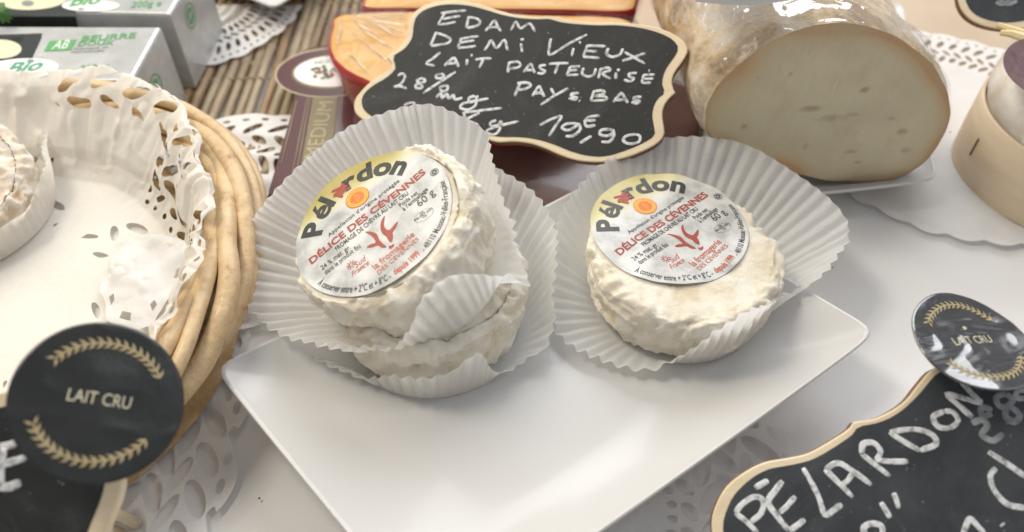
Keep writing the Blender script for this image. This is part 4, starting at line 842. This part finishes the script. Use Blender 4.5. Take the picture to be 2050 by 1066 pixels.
for k, (a, b) in enumerate([((660, 78), (985, 66)), ((690, 92), (970, 100)), ((665, 100), (905, 160)), ((700, 120), (800, 182)), ((735, 105), (965, 135)), ((760, 100), (930, 205)), ((720, 150), (890, 260)), ((680, 170), (860, 330)), ((790, 90), (975, 84)), ((830, 120), (950, 175)), ((620, 110), (600, 235)), ((640, 260), (760, 385))]):
    A_ = np.array(pw.on(*cv3(*a))); B_ = np.array(pw.on(*cv3(*b))); t_ = np.linspace(0, 1, 14)[:, None]; P_ = A_*(1-t_)+B_*t_; P_ = P_+.04*np.stack([vn(P_, 1.5, k), vn(P_, 1.5, k+9), vn(P_, 2, k+19)], 1)
    mb = MB(); tube(mb, P_, np.sin(np.pi*np.clip(t_[:, 0], .04, .96))*.5+.5, 5, flat=(.028, .02), up=(0, 0, 1)); mb.build('film_crease', m_crease, ew)
# ------------------------------------------------------------------ log cheese
cv7 = lambda x, y: (1350+x/2.3686, y/2.3686)
ax = nrm((-.10, 1, .0)); pf = Plane(at(1705, 362, 1.45), -ax, (1, .1, 0))
fo = [(150, 560), (158, 500), (178, 455), (210, 400), (280, 330), (360, 260), (450, 200), (560, 150), (680, 118), (800, 108), (900, 120), (1000, 150), (1080, 190), (1160, 250), (1230, 320), (1275, 400), (1300, 480), (1306, 550), (1282, 630), (1230, 720), (1160, 790), (1060, 840), (900, 862), (700, 850), (500, 800), (300, 725), (190, 655), (155, 610)]
O = resample(catmull([pf.on(*cv7(*q)) for q in fo], 4, True), 200); O = O+.04*vn(O, 1.2, 5)[:, None]*nrm((1, 0, .3)); c = O.mean(0); k = 200
lg = thing('cheese_log', 'large wrapped cheese log with tan mouldy rind and pale cut face toward the camera', 'cheese', [c[0], c[1]+4, 1.4])
cav = [((640, 520), 52, 12), ((750, 565), 75, 14), ((840, 545), 32, 10), ((1080, 625), 26, 13), ((1030, 562), 18, 8), ((900, 425), 22, 12), ((330, 610), 14, 16), ((835, 722), 40, 7), ((622, 700), 12, 14), ((870, 775), 16, 8), ((1100, 712), 26, 14), ((550, 355), 10, 6), ((400, 370), 8, 6)]
cavw = [(pf.on(*cv7(*q)), a/2.37/F*31, b/2.37/F*31/.74) for q, a, b in cav]
V = []; edge = []; cv = []
nr = 64
for r_ in range(nr+1):
    s = max(.004, r_/nr); q = c+(O-c)*s; V.append(q); edge += [s]*k
V = np.vstack(V); ro = np.linalg.norm(V-c, axis=1); Rr_ = np.tile(np.linalg.norm(O-c, axis=1), nr+1); edge = 1-(Rr_-ro)/4.6
edge = edge+.10*vn(V, .5, 3)+.12*np.clip((V[:, 2]-6.2)/4, -0.2, 1)+.10*np.clip((V[:, 0]-c[0])/5, 0, 1)
cvv = np.zeros(len(V))
for p, a, b in cavw:
    d = V-p; u = (d@pf.x)/a; w = (d@pf.y)/b; cvv = np.maximum(cvv, np.exp(-(u*u+w*w)**1.5*(1+.0*u))*(.75+.35*vn(V, 4, 4)))
cvv = np.clip(cvv*1.3-.12+.10*fbm(V, 5, 2, 7)*(cvv > .1), 0, 1)
V = V+pf.n*(.05*vn(V, .7, 9)-.05*cvv+.008*vn(V, 7, 3))[:, None]
m_face = M('cut_cheese_face', (.5, .45, .35), .42, **{'Subsurface Weight': .12, 'Subsurface Scale': .01})
a = nd(m_face, 'ShaderNodeAttribute'); a.attribute_name = 'edge'; r1 = ramp(m_face, a.outputs['Fac'], [(.66, (.62, .55, .37)), (.88, (.58, .49, .32)), (.97, (.55, .38, .20)), (1.0, (.50, .30, .14))])
n1 = noise(m_face, 60, 5); c_ = mix(m_face, ramp(m_face, n1.outputs[0], [(.45, (0, 0, 0)), (.7, (.6, .6, .6))]).outputs[0], r1.outputs[0], (.50, .42, .27))
a2 = nd(m_face, 'ShaderNodeAttribute'); a2.attribute_name = 'cavity'; lk(m_face, mix(m_face, a2.outputs['Fac'], c_, (.42, .34, .20)), B(m_face).inputs['Base Color'])
n2 = noise(m_face, 60, 4, .6, stretch=(9, 1, .8)); b1 = bump(m_face, n2.outputs[0], .40, .0008); n3 = noise(m_face, 500, 3); bump(m_face, n3.outputs[0], .40, .0006, b1)
Fc = []
for r_ in range(nr): Fc += [(r_*k+i, (r_+1)*k+i, (r_+1)*k+(i+1) % k, r_*k+(i+1) % k) for i in range(k)]
mesh('cut_face', V, Fc, m_face, lg, attrs={'edge': edge, 'cavity': cvv})
m_lrind = M('tan_mouldy_rind', (.5, .4, .3), .7); n1 = noise(m_lrind, 42, 8, .68, dist=.6); r1 = ramp(m_lrind, n1.outputs[0], [(.30, (.17, .12, .08)), (.42, (.40, .29, .17)), (.52, (.58, .46, .31)), (.66, (.66, .60, .52))]); lk(m_lrind, r1.outputs[0], B(m_lrind).inputs['Base Color'])
n2 = noise(m_lrind, 170, 6, .65); bump(m_lrind, n2.outputs[0], .6, .0018)
def logshell(grow, mult, seedd, nl=70, start=.0):
    G = []
    for j in range(nl):
        d = start+(11.5-start)*j/(nl-1); s = (1.0+.035*min(1, d/.5)+grow)*(1-.05*(d/11.5)); q = c+(O-c)*s+ax*(d-.02); nn = (O-c)/np.linalg.norm(O-c, axis=1)[:, None]
        q = q+nn*(mult*(.14*vn(q, .5, seedd)+.06*np.abs(vn(q, 1.5, seedd+1))+.03*vn(q, 4, seedd+2)))[:, None]*min(1, d/.6+.1); G.append(q)
    for s in (.7, .4, .01): G.append(c+(O-c)*s+ax*11.5)
    return np.vstack(G), len(G)
V, L = logshell(0, 1, 4); Fc = []
for r_ in range(L-1): Fc += [(r_*k+i, (r_+1)*k+i, (r_+1)*k+(i+1) % k, r_*k+(i+1) % k) for i in range(k)]
mesh('rind', V, Fc, m_lrind, lg)
V, L = logshell(.018, 1.5, 14, start=.0); Fc = [f_ for r_ in range(L-1) for f_ in [(r_*k+i, (r_+1)*k+i, (r_+1)*k+(i+1) % k, r_*k+(i+1) % k) for i in range(k)]]
mesh('cling_film', V, Fc, m_film2, lg)
cr = at(1872, 366, 1.5)[:2]; s1 = nrm([-1, -.12, 0])[:2]; s2 = nrm([.22, 1, 0])[:2]
plate('square_plate', cr+s1*11.5, cr+s1*11.5+s2*13, cr+s2*13, cr, 1.1, 1.5, 'white plate under the large cheese log', lip=.22, well=.8)
# white tray resting on the log, seen at the very top
pt_ = at(1480, 0, 9.7); V = []; 
mb = MB(); q0 = at(1392, 4, 9.75); q1 = at(1592, -1, 9.75)
prof = [(0, 0), (.0, .25), (.12, .32), (6, .5), (6, .3), (.3, .0)]
V = []
for s in np.linspace(0, 1, 12):
    p = q0*(1-s)+q1*s; bow = -.25*math.sin(s*math.pi)
    for y_, z_ in prof: V.append([p[0], p[1]+y_+bow, 9.75+z_])
tw_ = thing('white_tray', 'edge of a white tray resting on the cheese log at the top of the picture', 'tray', (q0+q1)/2)
mesh('tray', V, grid_faces(12, 6)+[(0, 1, 2, 3, 4, 5), tuple(66+i for i in range(6))[::-1]], m_plate, tw_, smooth=False)
# ------------------------------------------------------------------ round wooden box, right
m_veneer = noisy('poplar_veneer', (.66, .53, .37), (.72, .60, .44), 30, .6, .25, 260, .0005, stretch=(1, 1, 5)); m_veneere = M('veneer_edge', (.56, .43, .27), .7)
bc = circ3(at(1905, 300, .25), at(1930, 365, .25), at(2050, 452, .25)); wc, wr = bc
wc = np.array([wc[0], wc[1]]);
wx = thing('wooden_cheese_box', 'round poplar box with wrapped white cheese and maroon label at the right edge', 'cheese box', (wc[0], wc[1], .2))
k = 160; th = np.linspace(0, 2*math.pi, k, endpoint=False); rr = wr*(1+.006*np.sin(th*2))
def wring(r_, z): return np.stack([wc[0]+r_*np.cos(th), wc[1]+r_*np.sin(th), z+0*th], 1)
ZT = 3.1; R_ = [wring(rr, .22), wring(rr+.02, 1.6), wring(rr, ZT), wring(rr-.03, ZT+.03), wring(rr-.12, ZT+.03), wring(rr-.15, ZT), wring(rr-.15, .5)]
V = np.vstack(R_); Fc = []
for r_ in range(len(R_)-1): Fc += [(r_*k+i, r_*k+(i+1) % k, (r_+1)*k+(i+1) % k, (r_+1)*k+i) for i in range(k)]
mesh('box_band', V, Fc, m_veneer, wx)
mesh('box_base', wring(rr-.1, .3), [tuple(range(k))], m_veneer, wx)
mb = MB(); an = math.atan2(at(1908, 305, 1.5)[1]-wc[1], at(1908, 305, 1.5)[0]-wc[0])
tube(mb, [[wc[0]+(wr+.04)*math.cos(an), wc[1]+(wr+.04)*math.sin(an), z_] for z_ in (1.35, 1.7, 2.15)], .035, 6); mb.build('staple', M('steel_staple', (.12, .11, .10), .4, Metallic=.8), wx)
wcz = thing('wrapped_soft_cheese', 'white soft cheese under clear film in the round poplar box', 'cheese', (wc[0], wc[1], .5))
m_soft = noisy('white_soft_rind', (.66, .58, .47), (.82, .79, .74), 55, .6, .5, 220, .0012, lo=.32, hi=.55)
prof = [(.02, 5.45), (.4, 5.45), (.66, 5.40), (.83, 5.15), (.94, 4.75), (1.0, 4.2), (1.005, 3.6), (.965, 3.0), (.95, 2), (.9, .6)]
def dome(gr, sd, am, nn=90):
    pr = resample(catmull(np.array(prof), 5), 50, False); G = []
    for q in pr:
        p = wring((wr-.15)*q[0]*(1+gr), q[1]+gr*3); p = p+.0; p += (am*vn(p, .7, sd)+am*.5*vn(p, 2, sd+1))[:, None]*np.array([.4, .4, 1]); G.append(p)
    return np.vstack(G), len(G)
V, L = dome(0, 3, .14); Fc = [f_ for r_ in range(L-1) for f_ in [(r_*k+i, (r_+1)*k+i, (r_+1)*k+(i+1) % k, r_*k+(i+1) % k) for i in range(k)]]
mesh('rind', V, Fc, m_soft, wcz)
V, L = dome(.02, 8, .10); mesh('cling_film', V, Fc, m_film, wcz)
lm = at(2158, 150, 5.7); mb = MB(); V = []; n_ = 60
for s in (.01, .5, .8, 1.0):
    for i in range(n_): a = 2*math.pi*i/n_; V.append([lm[0]+2.4*s*math.cos(a), lm[1]+2.4*s*math.sin(a), 5.70+.04*math.cos(a*3)*s])
mb.add(V, [f_ for r_ in range(3) for f_ in [(r_*n_+i, (r_+1)*n_+i, (r_+1)*n_+(i+1) % n_, r_*n_+(i+1) % n_) for i in range(n_)]])
m_mlab = noisy('maroon_gloss_label', (.06, .016, .022), (.10, .03, .035), 40, .5, 0, **{'Specular IOR Level': .3, 'Coat Weight': .06, 'Coat Roughness': .08}); nb = noise(m_mlab, 60, 2, dist=1.2); bump(m_mlab, nb.outputs[0], .6, .003)
mb.build('label', m_mlab, wcz)
# sign, top right, with a wooden peg
pq = Plane(at(2010, 10, 5.6), (-.05, -.62, .78))
qs = thing('price_sign', 'round-cornered black price sign in the top right corner above the wooden cheese box', 'price sign', pq.p, 'scalloped chalkboard price signs')
cvr = lambda x, y: (1350+x/2.3686, y/2.3686)
board(qs, pq, [(1345, -60), (1352, 20), (1385, 75), (1440, 112), (1510, 133), (1590, 140), (1700, 125), (1850, 90), (1950, 20), (1950, -200), (1700, -260), (1450, -230), (1370, -150)], [(1375, -60), (1382, 5), (1410, 55), (1455, 85), (1520, 103), (1590, 108), (1700, 92), (1840, 60), (1910, 5), (1910, -190), (1690, -230), (1465, -200), (1395, -130)], cvr, .3, m_wood, m_slate2, m_woodedge)
mb = MB(); ribbon(mb, [(1525, 12), (1550, 22), (1580, 8), (1600, -12), (1570, -20), (1545, 0), (1580, 22), (1625, 5)], pq, .2, cvr); mb.build('handwriting', m_chalkgrey, qs)
pg = thing('wooden_peg', 'small split wooden peg under the top right price sign, on the cheese box', 'peg', at(2020, 68, 5.3)); m_pegw = noisy('peg_wood', (.66, .52, .26), (.74, .61, .36), 60, .6, .2, 300)
for q in ([(1998, 50), (2025, 60), (2075, 76)], [(2003, 66), (2025, 68), (2075, 84)]):
    mb = MB(); tube(mb, [at(x, y, 5.35+.1*i) for i, (x, y) in enumerate(q)], np.array([.10, .14, .18]), 6); mb.build('half', m_pegw, pg, smooth=False)
# crumbs and dark specks on the cloth and plate
m_crumb = M('dark_crumb', (.06, .035, .02), .8)
for x, y, z, cl in ((543, 806, 1.75, 'dark crumb on the left wing of the large white plate'), (519, 998, .02, 'dark crumb on the cloth left of the large plate'), (1666, 536, .05, 'dark crumb on the cloth right of the single cupped cheese'), (1902, 265, .2, 'dark crumb on the cloth between cheese log and wooden box')):
    p = at(x, y, z+.03); V = [p+np.array([random.uniform(.6, 1)*.045*a for a in d]) for d in ((1, 0, 0), (-1, 0, 0), (0, 1, 0), (0, -1, 0), (0, 0, 1), (0, 0, -1))]
    o = mesh('crumb', V, [(0, 2, 4), (2, 1, 4), (1, 3, 4), (3, 0, 4), (2, 0, 5), (1, 2, 5), (3, 1, 5), (0, 3, 5)], m_crumb, origin=p); setp(o, cl, 'crumb', 'dark crumbs')
